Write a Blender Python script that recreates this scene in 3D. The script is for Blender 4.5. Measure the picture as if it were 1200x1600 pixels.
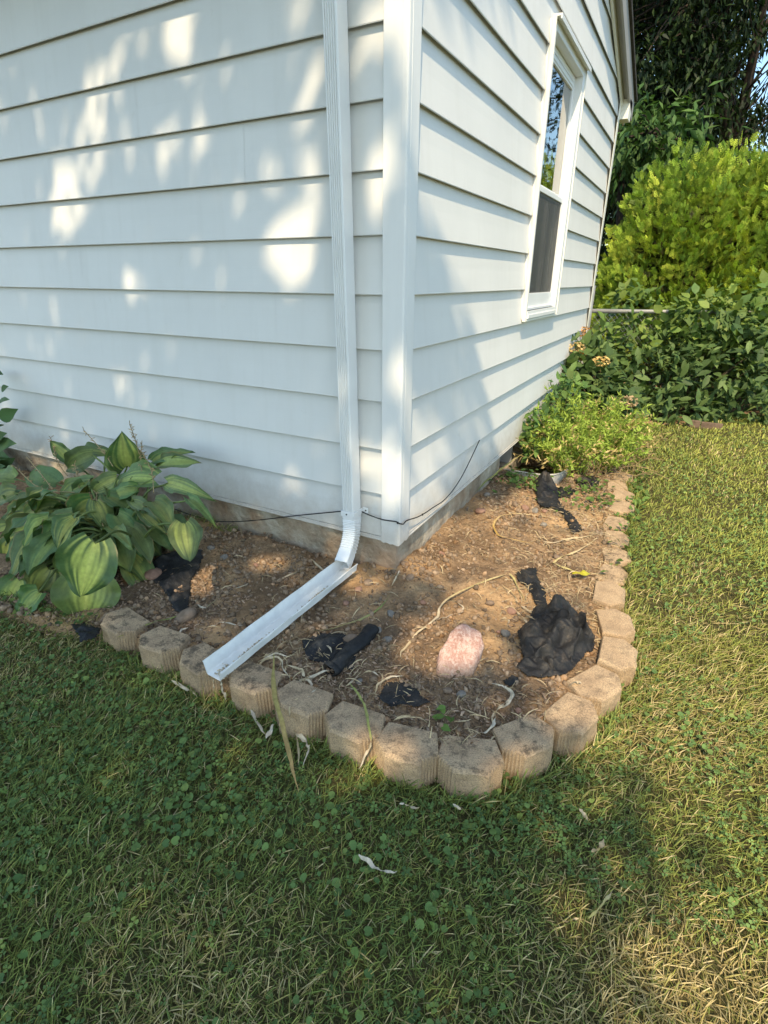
# House corner with downspout, edged flower bed and lawn. World units are metres; the house corner stands at the origin.
D = {
'cam': [[0.967, -1.922, 1.072], [0.8781, 0.47844, 0.00602], [-0.19531, 0.34692, 0.91733], [-0.4368, 0.80669, -0.39808], 838.83],
'hosta': [[-1.981, -0.502, -0.093, -2.178, -0.582, -0.191, 0.196, 0.7], [-2.295, -0.398, -0.078, -2.42, -0.478, -0.134, 0.172, 0.4], [-1.766, -0.664, -0.143, -1.87, -0.744, -0.27, 0.198, 0.8], [-2.099, -0.571, -0.177, -2.142, -0.651, -0.24, 0.18, 0.5], [-1.971, -0.409, -0.011, -2.018, -0.489, -0.077, 0.14, 0.5], [-2.47, -0.293, -0.053, -2.642, -0.323, -0.043, 0.162, 0.3], [-1.554, -0.901, -0.257, -1.538, -0.981, -0.297, 0.166, 0.6], [-1.237, -0.909, -0.15, -1.291, -0.989, -0.235, 0.151, 0.5], [-0.738, -0.918, 0.209, -0.775, -0.998, 0.014, 0.242, 0.9], [-1.047, -0.791, -0.075, -1.036, -0.871, -0.263, 0.306, 1.0], [-1.406, -0.487, 0.075, -1.517, -0.567, -0.065, 0.225, 0.5], [-1.176, -0.305, 0.181, -1.476, -0.335, 0.137, 0.184, 0.95], [-1.551, -0.171, 0.141, -1.506, -0.201, 0.328, 0.237, 0.6], [-1.305, -0.191, 0.213, -1.007, -0.221, 0.338, 0.1, 0.55], [-1.248, -0.226, 0.201, -0.95, -0.256, 0.314, 0.112, 0.5], [-1.019, -0.351, 0.2, -0.709, -0.431, 0.24, 0.108, 0.6], [-0.989, -0.467, 0.152, -0.789, -0.547, 0.134, 0.138, 0.3], [-0.633, -0.613, 0.185, -0.537, -0.693, 0.086, 0.155, 0.6], [-0.77, -0.454, 0.203, -0.559, -0.534, 0.193, 0.059, 0.2], [-2.077, -0.171, 0.09, -2.161, -0.201, 0.204, 0.11, 0.5], [-1.712, -0.172, 0.19, -1.989, -0.202, 0.184, 0.103, 0.4], [-1.745, -0.227, 0.193, -1.946, -0.307, 0.094, 0.161, 0.3], [-1.733, -0.594, -0.078, -2.018, -0.674, -0.264, 0.252, 1.0], [-1.753, -0.464, -0.031, -2.037, -0.544, -0.11, 0.17, 0.5], [-1.615, -0.366, 0.103, -1.838, -0.446, -0.014, 0.13, 0.4], [-2.0, -0.45, -0.059, -2.286, -0.53, -0.162, 0.154, 0.6], [-1.55, -0.594, -0.036, -1.682, -0.674, -0.178, 0.117, 0.6], [-1.328, -0.653, -0.004, -1.49, -0.733, -0.187, 0.161, 0.5], [-1.459, -0.72, -0.081, -1.737, -0.8, -0.297, 0.17, 0.8], [-1.302, -0.812, -0.106, -1.348, -0.892, -0.22, 0.176, 0.6], [-1.423, -0.885, -0.158, -1.475, -0.965, -0.321, 0.19, 0.9], [-1.608, -0.713, -0.135, -1.835, -0.793, -0.298, 0.144, 0.4], [-1.205, -0.565, 0.025, -0.961, -0.645, 0.057, 0.099, 0.5], [-0.997, -0.52, 0.112, -0.765, -0.6, 0.115, 0.081, 0.6], [-2.284, -0.386, -0.14, -2.387, -0.416, -0.059, 0.115, 0.2], [-2.023, -0.299, -0.0, -2.306, -0.329, 0.032, 0.184, 0.2], [-1.224, -0.377, 0.141, -1.375, -0.457, 0.095, 0.108, 0.5], [-1.409, -0.341, 0.151, -1.545, -0.421, 0.072, 0.13, 0.7], [-1.676, -0.398, -0.012, -1.798, -0.428, 0.029, 0.131, 0.5], [-1.157, -0.444, 0.11, -0.924, -0.524, 0.141, 0.079, 0.3], [-1.245, -0.727, -0.036, -1.251, -0.807, -0.155, 0.124, 0.4]],
'hosta_base': [-1.258, -0.463, -0.188],
'hosta_stalk': [[[-2.424, -0.297, 0.033], [-2.009, -0.401, 0.007], [-1.652, -0.424, 0.056]], [[-2.356, -0.251, 0.09], [-1.959, -0.378, 0.037], [-1.718, -0.471, 0.005]], [[-1.939, -0.124, 0.276], [-1.645, -0.228, 0.222], [-1.484, -0.297, 0.189]], [[-2.226, -0.158, 0.203], [-2.004, -0.274, 0.124], [-1.822, -0.343, 0.092]], [[-1.572, -0.095, 0.351], [-1.465, -0.158, 0.309], [-1.34, -0.239, 0.259]], [[-1.83, -0.286, 0.142], [-1.735, -0.343, 0.107], [-1.64, -0.401, 0.077]], [[-1.334, -0.228, 0.269], [-1.163, -0.32, 0.225], [-1.035, -0.424, 0.175]], [[-1.468, -0.424, 0.091], [-1.332, -0.517, 0.051], [-1.207, -0.586, 0.033]], [[-1.371, -0.193, 0.292], [-1.306, -0.263, 0.246], [-1.234, -0.32, 0.213]]],
'leftshrub': [[-2.861, -0.1, 0.489, -2.567, -0.13, 0.574, 0.071], [-2.637, -0.15, 0.438, -2.487, -0.18, 0.495, 0.058], [-2.73, -0.2, 0.301, -2.377, -0.23, 0.494, 0.079], [-2.849, -0.1, 0.225, -2.525, -0.13, 0.349, 0.072], [-2.934, -0.15, 0.162, -2.583, -0.18, 0.294, 0.094], [-2.815, -0.2, 0.063, -2.436, -0.23, 0.186, 0.133], [-3.215, -0.1, -0.116, -2.74, -0.13, 0.034, 0.169], [-3.198, -0.15, -0.192, -2.798, -0.18, -0.204, 0.157], [-2.792, -0.2, 0.109, -2.535, -0.23, 0.232, 0.081], [-3.179, -0.1, 0.029, -2.934, -0.13, -0.062, 0.144], [-3.062, -0.15, -0.239, -2.639, -0.18, -0.095, 0.11], [-3.164, -0.2, -0.313, -2.736, -0.23, -0.31, 0.134], [-3.184, -0.1, -0.134, -2.684, -0.13, -0.03, 0.123], [-3.11, -0.15, -0.177, -2.762, -0.18, -0.02, 0.121]],
'strand': {"long_brown": [[[-0.135, -0.718, -0.175], [-0.012, -0.87, -0.18], [0.071, -0.941, -0.19], [0.142, -0.998, -0.235], [0.193, -1.042, -0.255], [0.244, -1.085, -0.265]], 0.014], "green_arc": [[[-0.157, -0.704, -0.194], [-0.126, -0.577, -0.184], [-0.003, -0.442, -0.178], [0.06, -0.322, -0.169], [0.065, -0.193, -0.159]], 0.009], "loop": [[[0.286, -0.525, -0.181], [0.266, -0.482, -0.178], [0.276, -0.372, -0.166], [0.301, -0.247, -0.164], [0.28, -0.159, -0.167], [0.301, -0.092, -0.173], [0.35, -0.092, -0.177], [0.364, -0.142, -0.178], [0.332, -0.201, -0.172], [0.3, -0.259, -0.163]], 0.009], "long_straw": [[[0.294, -0.23, -0.164], [0.277, -0.125, -0.169], [0.335, 0.047, -0.169], [0.424, 0.23, -0.175], [0.467, 0.237, -0.177], [0.53, 0.141, -0.184], [0.574, 0.083, -0.186]], 0.009], "ring": [[[0.497, 1.002, -0.182], [0.415, 0.992, -0.171], [0.312, 0.962, -0.17], [0.228, 0.859, -0.161], [0.218, 0.751, -0.157], [0.241, 0.667, -0.16], [0.299, 0.596, -0.162], [0.377, 0.601, -0.167], [0.469, 0.635, -0.182]], 0.013], "right_y": [[[0.744, 0.915, -0.191], [0.684, 0.693, -0.191], [0.625, 0.589, -0.187], [0.602, 0.497, -0.192], [0.665, 0.475, -0.196], [0.752, 0.483, -0.2], [0.847, 0.54, -0.213], [0.918, 0.528, -0.21], [0.949, 0.466, -0.209]], 0.01], "right_s": [[[0.496, 0.801, -0.178], [0.588, 0.769, -0.181], [0.657, 0.847, -0.191], [0.739, 0.948, -0.191]], 0.008], "twist": [[[0.603, -0.47, -0.193], [0.647, -0.465, -0.195], [0.678, -0.48, -0.197], [0.676, -0.532, -0.2], [0.656, -0.576, -0.199], [0.666, -0.633, -0.199], [0.656, -0.679, -0.197], [0.625, -0.719, -0.194]], 0.012], "twist_b": [[[0.607, -0.468, -0.193], [0.671, -0.471, -0.196], [0.68, -0.511, -0.199], [0.659, -0.561, -0.2], [0.654, -0.622, -0.198], [0.68, -0.654, -0.2]], 0.01], "curl_a": [[[-0.169, -0.786, -0.206], [-0.152, -0.729, -0.197], [-0.107, -0.718, -0.193], [-0.068, -0.753, -0.195], [-0.018, -0.781, -0.196]], 0.008], "curl_b": [[[-0.139, -0.815, -0.207], [-0.164, -0.757, -0.202], [-0.142, -0.704, -0.193], [-0.086, -0.693, -0.191]], 0.008], "curl_c": [[[-0.062, -0.732, -0.194], [-0.011, -0.724, -0.196], [0.03, -0.751, -0.199], [0.057, -0.704, -0.2], [0.09, -0.674, -0.197]], 0.01], "curl_d": [[[-0.014, -0.786, -0.196], [0.026, -0.818, -0.199], [0.026, -0.76, -0.199], [0.073, -0.766, -0.202], [0.119, -0.787, -0.205]], 0.01], "curl_e": [[[-0.066, -0.57, -0.191], [-0.008, -0.569, -0.193], [0.038, -0.603, -0.194], [0.047, -0.658, -0.198]], 0.007], "curl_f": [[[0.173, -0.719, -0.196], [0.189, -0.662, -0.188], [0.215, -0.628, -0.186], [0.255, -0.635, -0.187]], 0.009], "curl_g": [[[0.279, -0.71, -0.193], [0.269, -0.66, -0.189], [0.289, -0.615, -0.188], [0.326, -0.589, -0.186]], 0.007], "curl_h": [[[0.064, -0.877, -0.189], [0.087, -0.838, -0.189], [0.097, -0.798, -0.189], [0.101, -0.768, -0.189]], 0.008], "curl_i": [[[0.093, -0.924, -0.189], [0.073, -0.891, -0.189], [0.085, -0.852, -0.189], [0.118, -0.807, -0.189]], 0.007], "front_arc": [[[0.184, -0.713, -0.185], [0.251, -0.758, -0.175], [0.304, -0.806, -0.175], [0.358, -0.876, -0.18], [0.373, -0.894, -0.187]], 0.009], "front_arc_b": [[[0.373, -0.894, -0.187], [0.365, -0.904, -0.22], [0.35, -0.931, -0.275]], 0.009], "white_a": [[[-0.09, -0.905, -0.27], [-0.034, -0.938, -0.27], [0.027, -0.966, -0.27]], 0.013], "white_b": [[[0.037, -0.978, -0.27], [0.024, -0.943, -0.27], [0.014, -0.912, -0.27]], 0.014], "white_c": [[[0.009, -0.866, -0.27], [0.05, -0.866, -0.27], [0.103, -0.909, -0.27], [0.15, -0.922, -0.27], [0.178, -0.946, -0.27], [0.2, -1.005, -0.27]], 0.014], "white_d": [[[0.055, -0.883, -0.27], [0.106, -0.916, -0.27], [0.148, -0.958, -0.27], [0.184, -1.006, -0.27]], 0.008], "left_stalk": [[[-0.743, -0.912, -0.206], [-0.733, -0.838, -0.202], [-0.687, -0.774, -0.196], [-0.632, -0.677, -0.199]], 0.011], "left_white": [[[-0.665, -0.826, -0.198], [-0.61, -0.81, -0.201], [-0.564, -0.788, -0.204], [-0.566, -0.754, -0.203], [-0.562, -0.721, -0.201]], 0.009], "left_b": [[[-0.583, -0.599, -0.19], [-0.583, -0.524, -0.182], [-0.573, -0.469, -0.177], [-0.546, -0.391, -0.174]], 0.008], "left_c": [[[-0.473, -0.692, -0.191], [-0.45, -0.661, -0.187], [-0.409, -0.644, -0.187], [-0.357, -0.636, -0.189]], 0.007], "left_d": [[[-0.672, -0.586, -0.195], [-0.619, -0.612, -0.195], [-0.595, -0.613, -0.193], [-0.582, -0.59, -0.189]], 0.008], "lawn_white": [[[0.484, -1.154, -0.272], [0.514, -1.157, -0.272], [0.542, -1.163, -0.272], [0.567, -1.156, -0.272], [0.591, -1.145, -0.272]], 0.011], "lawn_b": [[[-0.432, -0.938, -0.262], [-0.374, -0.941, -0.264], [-0.33, -0.938, -0.265], [-0.296, -0.947, -0.266]], 0.011], "lawn_c": [[[0.512, -0.977, -0.27], [0.539, -0.969, -0.27], [0.564, -0.962, -0.27]], 0.01], "lawn_d": [[[0.641, -0.902, -0.27], [0.657, -0.909, -0.27], [0.672, -0.909, -0.27]], 0.007], "lawn_e": [[[0.953, -0.746, -0.27], [0.967, -0.76, -0.27], [0.979, -0.775, -0.27]], 0.012], "lawn_f": [[[1.004, -0.858, -0.27], [1.021, -0.837, -0.27], [1.026, -0.811, -0.27]], 0.012], "lawn_g": [[[1.024, -1.028, -0.271], [1.048, -0.978, -0.27], [1.065, -0.936, -0.27]], 0.008], "lawn_h": [[[0.964, -1.061, -0.271], [0.987, -1.055, -0.271], [1.005, -1.039, -0.271]], 0.01], "under_a": [[[-0.229, -0.925, -0.181], [-0.233, -0.925, -0.227], [-0.247, -0.925, -0.273]], 0.006], "under_b": [[[-0.192, -0.925, -0.171], [-0.192, -0.925, -0.21], [-0.182, -0.925, -0.238], [-0.192, -0.925, -0.265]], 0.009], "ring_b": [[[0.474, 0.682, -0.182], [0.545, 0.693, -0.181], [0.61, 0.789, -0.184]], 0.007], "curve_m": [[[0.449, 0.149, -0.179], [0.505, 0.11, -0.184], [0.557, 0.046, -0.187], [0.611, 0.023, -0.188], [0.666, 0.105, -0.186]], 0.008], "curve_n": [[[0.522, 0.005, -0.184], [0.576, -0.023, -0.188], [0.613, -0.062, -0.189], [0.639, -0.104, -0.19]], 0.009], "curve_o": [[[0.519, -0.121, -0.179], [0.53, -0.086, -0.181], [0.552, -0.097, -0.182], [0.557, -0.141, -0.181]], 0.007], "weed_run": [[[-0.021, 1.093, -0.148], [-0.006, 1.327, -0.126], [0.045, 1.502, -0.08], [0.095, 1.755, -0.051]], 0.01], "tip_a": [[[-0.449, -0.082, -0.154], [-0.38, -0.116, -0.162], [-0.308, -0.152, -0.165], [-0.24, -0.201, -0.164]], 0.008], "tip_b": [[[-0.444, -0.33, -0.167], [-0.405, -0.24, -0.158], [-0.365, -0.148, -0.163]], 0.008], "curl_p": [[[0.038, -0.13, -0.153], [0.024, -0.056, -0.147], [0.013, -0.002, -0.144]], 0.007], "block_straw": [[[0.836, -0.361, -0.189], [0.856, -0.328, -0.189], [0.877, -0.331, -0.189]], 0.012]},
'fabric': {"big": [[0.61, 0.045], [0.689, 0.12], [0.73, 0.101], [0.795, 0.072], [0.872, 0.015], [0.882, -0.085], [0.844, -0.197], [0.809, -0.302], [0.754, -0.354], [0.709, -0.373], [0.653, -0.353], [0.658, -0.286], [0.6, -0.151], [0.622, -0.1]], "scrap": [[0.286, -0.633], [0.328, -0.604], [0.375, -0.615], [0.462, -0.649], [0.421, -0.687], [0.378, -0.702], [0.351, -0.732], [0.29, -0.716]], "roll": [[0.061, -0.756], [0.04, -0.679], [0.024, -0.573], [0.047, -0.519], [0.08, -0.56], [0.09, -0.639], [0.104, -0.718], [0.091, -0.753]], "under_roll": [[-0.103, -0.599], [-0.069, -0.523], [0.021, -0.479], [0.11, -0.54], [0.151, -0.633], [0.099, -0.653], [0.021, -0.652], [-0.042, -0.651]], "hosta_side": [[-1.079, -0.522], [-1.081, -0.416], [-1.011, -0.338], [-0.939, -0.272], [-0.838, -0.396], [-0.791, -0.488], [-0.695, -0.595], [-0.616, -0.69], [-0.688, -0.684], [-0.813, -0.619], [-0.945, -0.576]], "hosta_front": [[-1.008, -0.936], [-0.981, -0.892], [-0.855, -0.896], [-0.818, -0.95], [-0.842, -0.999]], "grey_piece": [[0.462, 0.28], [0.502, 0.342], [0.541, 0.409], [0.573, 0.305], [0.621, 0.225], [0.668, 0.092], [0.617, 0.08], [0.56, 0.171], [0.509, 0.212]], "peak": [[0.242, 1.508], [0.284, 1.614], [0.378, 1.541], [0.44, 1.362], [0.47, 1.188], [0.411, 1.084], [0.338, 1.192]], "tail": [[0.44, 1.326], [0.514, 1.195], [0.588, 1.084], [0.666, 0.958], [0.614, 0.871], [0.561, 1.003], [0.492, 1.123], [0.424, 1.155]], "flat_b": [[0.396, 1.494], [0.453, 1.629], [0.519, 1.562], [0.509, 1.374], [0.438, 1.336]], "flat_c": [[0.451, 1.749], [0.549, 1.929], [0.623, 1.865], [0.637, 1.649], [0.518, 1.613]], "small": [[0.634, -0.428], [0.649, -0.385], [0.675, -0.382], [0.678, -0.423], [0.657, -0.449]]},
'rock': [[0.434, -0.508], [0.391, -0.391], [0.382, -0.202], [0.447, -0.184], [0.511, -0.211], [0.525, -0.311], [0.52, -0.436], [0.481, -0.519]],
'stone': [[0.055, -0.497, -0.189, 0.056], [0.536, -0.174, -0.186, 0.026], [0.564, -0.179, -0.187, 0.042], [0.083, -0.046, -0.151, 0.04], [0.203, -0.167, -0.162, 0.027], [0.122, -0.407, -0.183, 0.031], [-0.071, -0.148, -0.16, 0.052], [-0.082, -0.212, -0.161, 0.034], [0.12, -0.296, -0.176, 0.037], [0.447, -0.022, -0.183, 0.039], [0.54, -0.008, -0.193, 0.045], [0.493, -0.308, -0.188, 0.03], [-0.001, 0.073, -0.15, 0.042], [0.102, 0.276, -0.167, 0.038], [-0.811, -0.266, -0.17, 0.039], [-0.649, -0.345, -0.174, 0.031], [-0.632, -0.241, -0.169, 0.028], [-0.944, -0.218, -0.173, 0.034], [-0.994, -0.296, -0.168, 0.041], [0.379, -0.647, -0.198, 0.023], [0.191, -0.666, -0.196, 0.028], [0.485, -0.572, -0.185, 0.032], [0.308, 1.046, -0.17, 0.055], [0.368, 1.033, -0.173, 0.047], [0.245, 1.065, -0.17, 0.048], [0.415, 1.073, -0.178, 0.039], [0.051, 1.104, -0.159, 0.049], [-0.068, 0.975, -0.159, 0.048], [0.103, 0.836, -0.155, 0.06], [0.45, 0.898, -0.183, 0.045], [0.598, 0.574, -0.194, 0.041], [-0.982, -0.541, -0.186, 0.084], [-0.631, -0.823, -0.206, 0.039], [-0.623, -0.686, -0.206, 0.086], [0.715, -0.533, -0.208, 0.023], [0.182, -0.439, -0.186, 0.04], [-0.162, -0.293, -0.174, 0.034], [-0.085, -0.311, -0.171, 0.038], [0.532, -0.575, -0.189, 0.036], [0.094, 0.066, -0.155, 0.036]],
'wire': [[-1.545, -0.012, -0.129], [-1.367, -0.012, -0.147], [-1.243, -0.012, -0.152], [-1.122, -0.012, -0.149], [-0.956, -0.012, -0.115], [-0.776, -0.012, -0.064], [-0.607, -0.012, -0.01], [-0.45, -0.012, 0.038], [-0.299, -0.012, 0.083]],
'wire2': [[-0.177, -0.014, 0.107], [-0.131, -0.014, 0.098], [-0.072, -0.014, 0.092], [-0.008, -0.014, 0.097], [0.018, 0.048, 0.084], [0.018, 0.157, 0.058], [0.018, 0.251, 0.045], [0.018, 0.351, 0.038], [0.018, 0.466, 0.028], [0.018, 0.586, 0.04], [0.018, 0.711, 0.076], [0.018, 0.829, 0.134], [0.018, 0.98, 0.223]],
'trough': {"nl": [-0.271, -0.909, -0.18], "nr": [-0.207, -0.911, -0.18], "fl": [-0.206, -0.182, -0.125], "fr": [-0.126, -0.176, -0.125]},
'elbow': {"end": [-0.175, -0.15, -0.09], "end2": [-0.178, -0.16, -0.079]},
'litk': [0.055, 0.055, 0.055, 0.055, 0.055, 0.055, 0.055, 0.055, 0.055, 0.055, 0.055, 0.055, 0.055, 0.055, 0.055, 0.055, 0.055, 0.055, 0.055, 0.055, 0.055, 0.055, 0.055, 0.055, 0.055, 0, 0, 0, 0, 0, 0, 0.02, 0.02, 0.02, 0.02, 0.02, 0, 0, 0, 0, 0.02, 0.02, 0.02, 0.02, 0.02, 0.02, 0.02, 0.02, 0.02, 0.02],
'lit': [[[-1.111, 1.639], [-0.802, 1.511], [-0.839, 1.497], [-0.937, 1.534], [-1.079, 1.553], [-1.179, 1.534], [-1.303, 1.542], [-1.48, 1.586], [-1.377, 1.616], [-1.225, 1.614]], [[-1.682, 1.623], [-1.375, 1.535], [-1.398, 1.448], [-1.757, 1.54]], [[-1.78, 1.532], [-1.4, 1.418], [-1.47, 1.359], [-1.543, 1.364], [-1.61, 1.428], [-1.694, 1.407], [-1.813, 1.434]], [[-0.955, 1.545], [-0.823, 1.496], [-0.907, 1.447], [-0.987, 1.456], [-0.995, 1.506]], [[-1.816, 1.413], [-1.696, 1.378], [-1.698, 1.33], [-1.827, 1.353]], [[-0.414, 1.334], [-0.305, 1.279], [-0.317, 1.22], [-0.361, 1.223], [-0.403, 1.27]], [[-0.416, 1.248], [-0.31, 1.217], [-0.324, 1.138], [-0.375, 1.128], [-0.416, 1.202]], [[-0.617, 0.953], [-0.565, 0.973], [-0.52, 0.958], [-0.451, 0.901]], [[-0.45, 0.963], [-0.412, 0.984], [-0.357, 0.959], [-0.347, 0.909], [-0.392, 0.899], [-0.439, 0.928]], [[-0.596, 0.924], [-0.36, 0.855], [-0.385, 0.809], [-0.447, 0.797], [-0.49, 0.782], [-0.547, 0.839]], [[-1.471, 1.079], [-1.351, 1.124], [-1.312, 1.104], [-1.358, 1.065], [-1.43, 1.058]], [[-1.239, 0.912], [-1.164, 0.891], [-1.18, 0.82], [-1.25, 0.833]], [[-1.068, 1.319], [-0.977, 1.289], [-1.037, 1.251], [-1.076, 1.255]], [[-1.287, 1.423], [-1.212, 1.414], [-1.227, 1.35], [-1.288, 1.363]], [[-1.782, 1.877], [-1.632, 1.827], [-1.719, 1.817], [-1.785, 1.839]], [[-0.2, 1.251], [-0.079, 1.206], [-0.079, 1.171], [-0.202, 1.202]], [[-0.195, 1.185], [-0.111, 1.156], [-0.164, 1.12], [-0.192, 1.127]], [[-0.143, 0.976], [-0.072, 0.993], [-0.071, 0.915], [-0.136, 0.931]], [[-0.136, 0.904], [-0.071, 0.888], [-0.07, 0.806], [-0.124, 0.83]], [[-0.075, 1.209], [0.005, 1.176], [-0.016, 1.054], [-0.064, 1.067]], [[-0.073, 1.021], [0.013, 0.973], [-0.035, 0.928], [-0.069, 0.923]], [[-0.067, 0.518], [0.033, 0.486], [-0.001, 0.42], [-0.061, 0.47]], [[-0.07, 0.299], [0.019, 0.298], [0.015, 0.083], [-0.074, 0.077]], [[-0.232, 0.332], [-0.084, 0.284], [-0.098, 0.177], [-0.22, 0.227]], [[-2.642, 0.791], [-2.17, 0.684], [-2.109, 0.552], [-2.573, 0.663]], [[0.011, 1.228], [1.305, 4.69], [1.68, 5.05], [1.387, 3.176], [1.251, 2.548], [0.643, 1.257], [0.52, 1.239], [0.403, 1.169], [0.306, 1.128], [0.261, 1.135], [0.194, 1.071], [0.119, 0.995], [0.071, 0.946], [0.045, 0.883]], [[0.031, 0.391], [0.128, 0.578], [0.202, 0.674], [0.108, 0.432], [0.036, 0.247]], [[0.195, 0.746], [0.247, 0.851], [0.277, 0.819], [0.233, 0.736]], [[0.343, 0.907], [0.404, 1.021], [0.457, 1.006], [0.386, 0.88]], [[0.134, 0.493], [0.239, 0.682], [0.2, 0.512], [0.118, 0.368]], [[0.028, 0.198], [0.169, 0.455], [0.124, 0.272], [0.042, 0.088]], [[0.07, 0.206], [0.268, 0.4], [0.495, 0.582], [0.874, 1.143], [1.537, 1.849], [2.028, 2.291], [1.553, 1.041], [1.092, 0.033], [0.941, -0.401], [0.766, -0.626], [0.704, -0.582], [0.582, -0.589], [0.471, -0.569], [0.383, -0.544], [0.324, -0.597], [0.224, -0.611], [0.146, -0.608], [0.072, -0.566], [0.062, -0.434], [0.111, -0.367], [0.209, -0.28], [0.234, -0.197], [0.117, -0.139], [0.03, -0.085]], [[-0.262, -0.173], [-0.139, -0.098], [-0.043, -0.134], [-0.043, -0.255], [-0.142, -0.285], [-0.22, -0.253]], [[-1.03, -0.289], [-0.934, -0.169], [-0.807, -0.168], [-0.766, -0.261], [-0.867, -0.345], [-0.965, -0.36]], [[-0.029, -0.65], [0.079, -0.618], [0.118, -0.664], [0.011, -0.687]], [[-0.738, -0.11], [-0.608, -0.04], [-0.509, -0.089], [-0.652, -0.166]], [[0.687, -0.578], [0.916, -0.473], [0.846, -0.722], [0.707, -0.737], [0.603, -0.768], [0.554, -0.722]], [[0.551, -0.677], [0.638, -0.657], [0.727, -0.734], [0.599, -0.788], [0.508, -0.827]], [[0.364, -0.887], [0.421, -0.855], [0.574, -0.82], [0.565, -0.866], [0.433, -0.914], [0.38, -0.923]], [[-0.054, -0.859], [0.017, -0.822], [0.085, -0.873], [0.219, -0.903], [0.148, -0.928], [-0.001, -0.918]], [[2.087, 2.891], [5.271, 4.512], [1.419, -0.769], [1.201, -0.837], [1.04, -0.877], [0.959, -0.818], [0.843, -0.83], [0.751, -0.821], [0.646, -0.896], [0.628, -0.853], [0.761, -0.717], [0.899, -0.535], [1.011, 0.018]], [[0.987, -0.931], [1.058, -0.939], [1.16, -0.908], [1.32, -0.914], [0.975, -1.386], [0.578, -1.429], [0.577, -1.356], [0.574, -1.298], [0.622, -1.246], [0.708, -1.196], [0.786, -1.177], [0.875, -1.111], [0.938, -1.014]], [[0.496, -1.174], [0.578, -1.142], [0.605, -1.207], [0.526, -1.246]], [[0.643, -1.072], [0.73, -1.05], [0.739, -1.113], [0.652, -1.146]], [[0.822, -0.936], [0.916, -0.918], [0.913, -0.98], [0.832, -0.996]], [[0.791, -1.057], [0.88, -1.034], [0.865, -1.1], [0.778, -1.127]], [[0.59, -0.945], [0.705, -0.916], [0.67, -0.976], [0.597, -0.992]], [[0.504, -1.031], [0.578, -1.001], [0.587, -1.037], [0.523, -1.065]], [[0.363, -1.102], [0.414, -1.083], [0.426, -1.122], [0.377, -1.139]], [[0.269, -1.243], [0.328, -1.22], [0.356, -1.244], [0.298, -1.271]]],
}
import bpy, bmesh, math, random
import numpy as np
from mathutils import Vector, Matrix

# ------------------------------------------------------------------ scene, camera, light
for _o in list(bpy.data.objects):
    bpy.data.objects.remove(_o)
scene = bpy.context.scene
col = scene.collection
R = math.radians
rng = np.random.default_rng(7)
random.seed(7)

CAM = D['cam']
cd = bpy.data.cameras.new('camera')
cd.sensor_fit = 'VERTICAL'
cd.sensor_height = 32.0
cd.sensor_width = 24.0
cd.lens = CAM[4] / 1600 * 32.0
cd.clip_start = 0.02
cd.clip_end = 500
cam = bpy.data.objects.new('camera', cd)
col.objects.link(cam)
_r, _u, _f = (Vector(v) for v in CAM[1:4])
M = Matrix((_r, _u, -_f)).transposed().to_4x4()
M.translation = Vector(CAM[0])
cam.matrix_world = M
scene.camera = cam

SUN_EL, SUN_A = R(51), R(21)          # elevation; angle from -Y towards +X
SUN = Vector((math.cos(SUN_EL) * math.sin(SUN_A), -math.cos(SUN_EL) * math.cos(SUN_A), math.sin(SUN_EL)))
world = bpy.data.worlds.new('World')
scene.world = world
world.use_nodes = True
wn = world.node_tree
bg = wn.nodes['Background']
sky = wn.nodes.new('ShaderNodeTexSky')
sky.sky_type = 'NISHITA'
sky.sun_disc = False
sky.sun_elevation = SUN_EL
sky.sun_rotation = math.atan2(SUN.x, SUN.y)
sky.air_density = 1.0
sky.dust_density = 1.2
tint = wn.nodes.new('ShaderNodeMix'); tint.data_type = 'RGBA'; tint.blend_type = 'MULTIPLY'; tint.inputs[0].default_value = 1
tint.inputs[7].default_value = (.93, 1.025, .985, 1)
wn.links.new(sky.outputs[0], tint.inputs[6]); wn.links.new(tint.outputs[2], bg.inputs[0])
bg.inputs[1].default_value = 0.15
sd = bpy.data.lights.new('sun', 'SUN')
sd.energy = 2.8
sd.angle = R(0.53)
sd.color = (1.0, 0.81, 0.54)
sun = bpy.data.objects.new('sun', sd)
col.objects.link(sun)
sun.rotation_euler = (-SUN).to_track_quat('-Z', 'Y').to_euler()
sun.location = (3, -8, 15)
scene.view_settings.view_transform = 'Standard'
scene.view_settings.look = 'None'
scene.view_settings.gamma = 1
scene.view_settings.use_curve_mapping = False
scene.view_settings.exposure = 1.08
scene.cycles.max_bounces = 8
scene.cycles.transparent_max_bounces = 12
# ------------------------------------------------------------------ helpers
def sst(a, b, x):
    t = np.clip((np.asarray(x, float) - a) / (b - a), 0, 1)
    return t * t * (3 - 2 * t)

def lawn_z(x, y):
    s = sst(-0.6, 0.9, y)
    return -0.305 + 0.088 * s + 0.03 * sst(0, 1.3, -np.asarray(x)) * (1 - s) - 0.02 * sst(0.9, 2.2, -np.asarray(y))

def soil_z(x, y):
    x = np.asarray(x, float); y = np.asarray(y, float)
    d = np.where(y < 0, np.maximum(-y, x), x)
    d = np.clip(d / 0.85, 0, 1)
    z = -0.162 - 0.058 * d ** 1.3
    return z + 0.006 * np.sin(x * 9 + 1.3) * np.cos(y * 7.1 + .4) + 0.004 * np.sin(x * 19 + y * 13)

def _hash(ix, iy, seed):
    n = (ix.astype(np.int64) * 374761393 + iy.astype(np.int64) * 668265263 + seed * 974711) & 0x7fffffff
    n = ((n ^ (n >> 13)) * 1274126177) & 0x7fffffff
    return ((n ^ (n >> 16)) & 0xffff) / 65535.0

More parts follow.
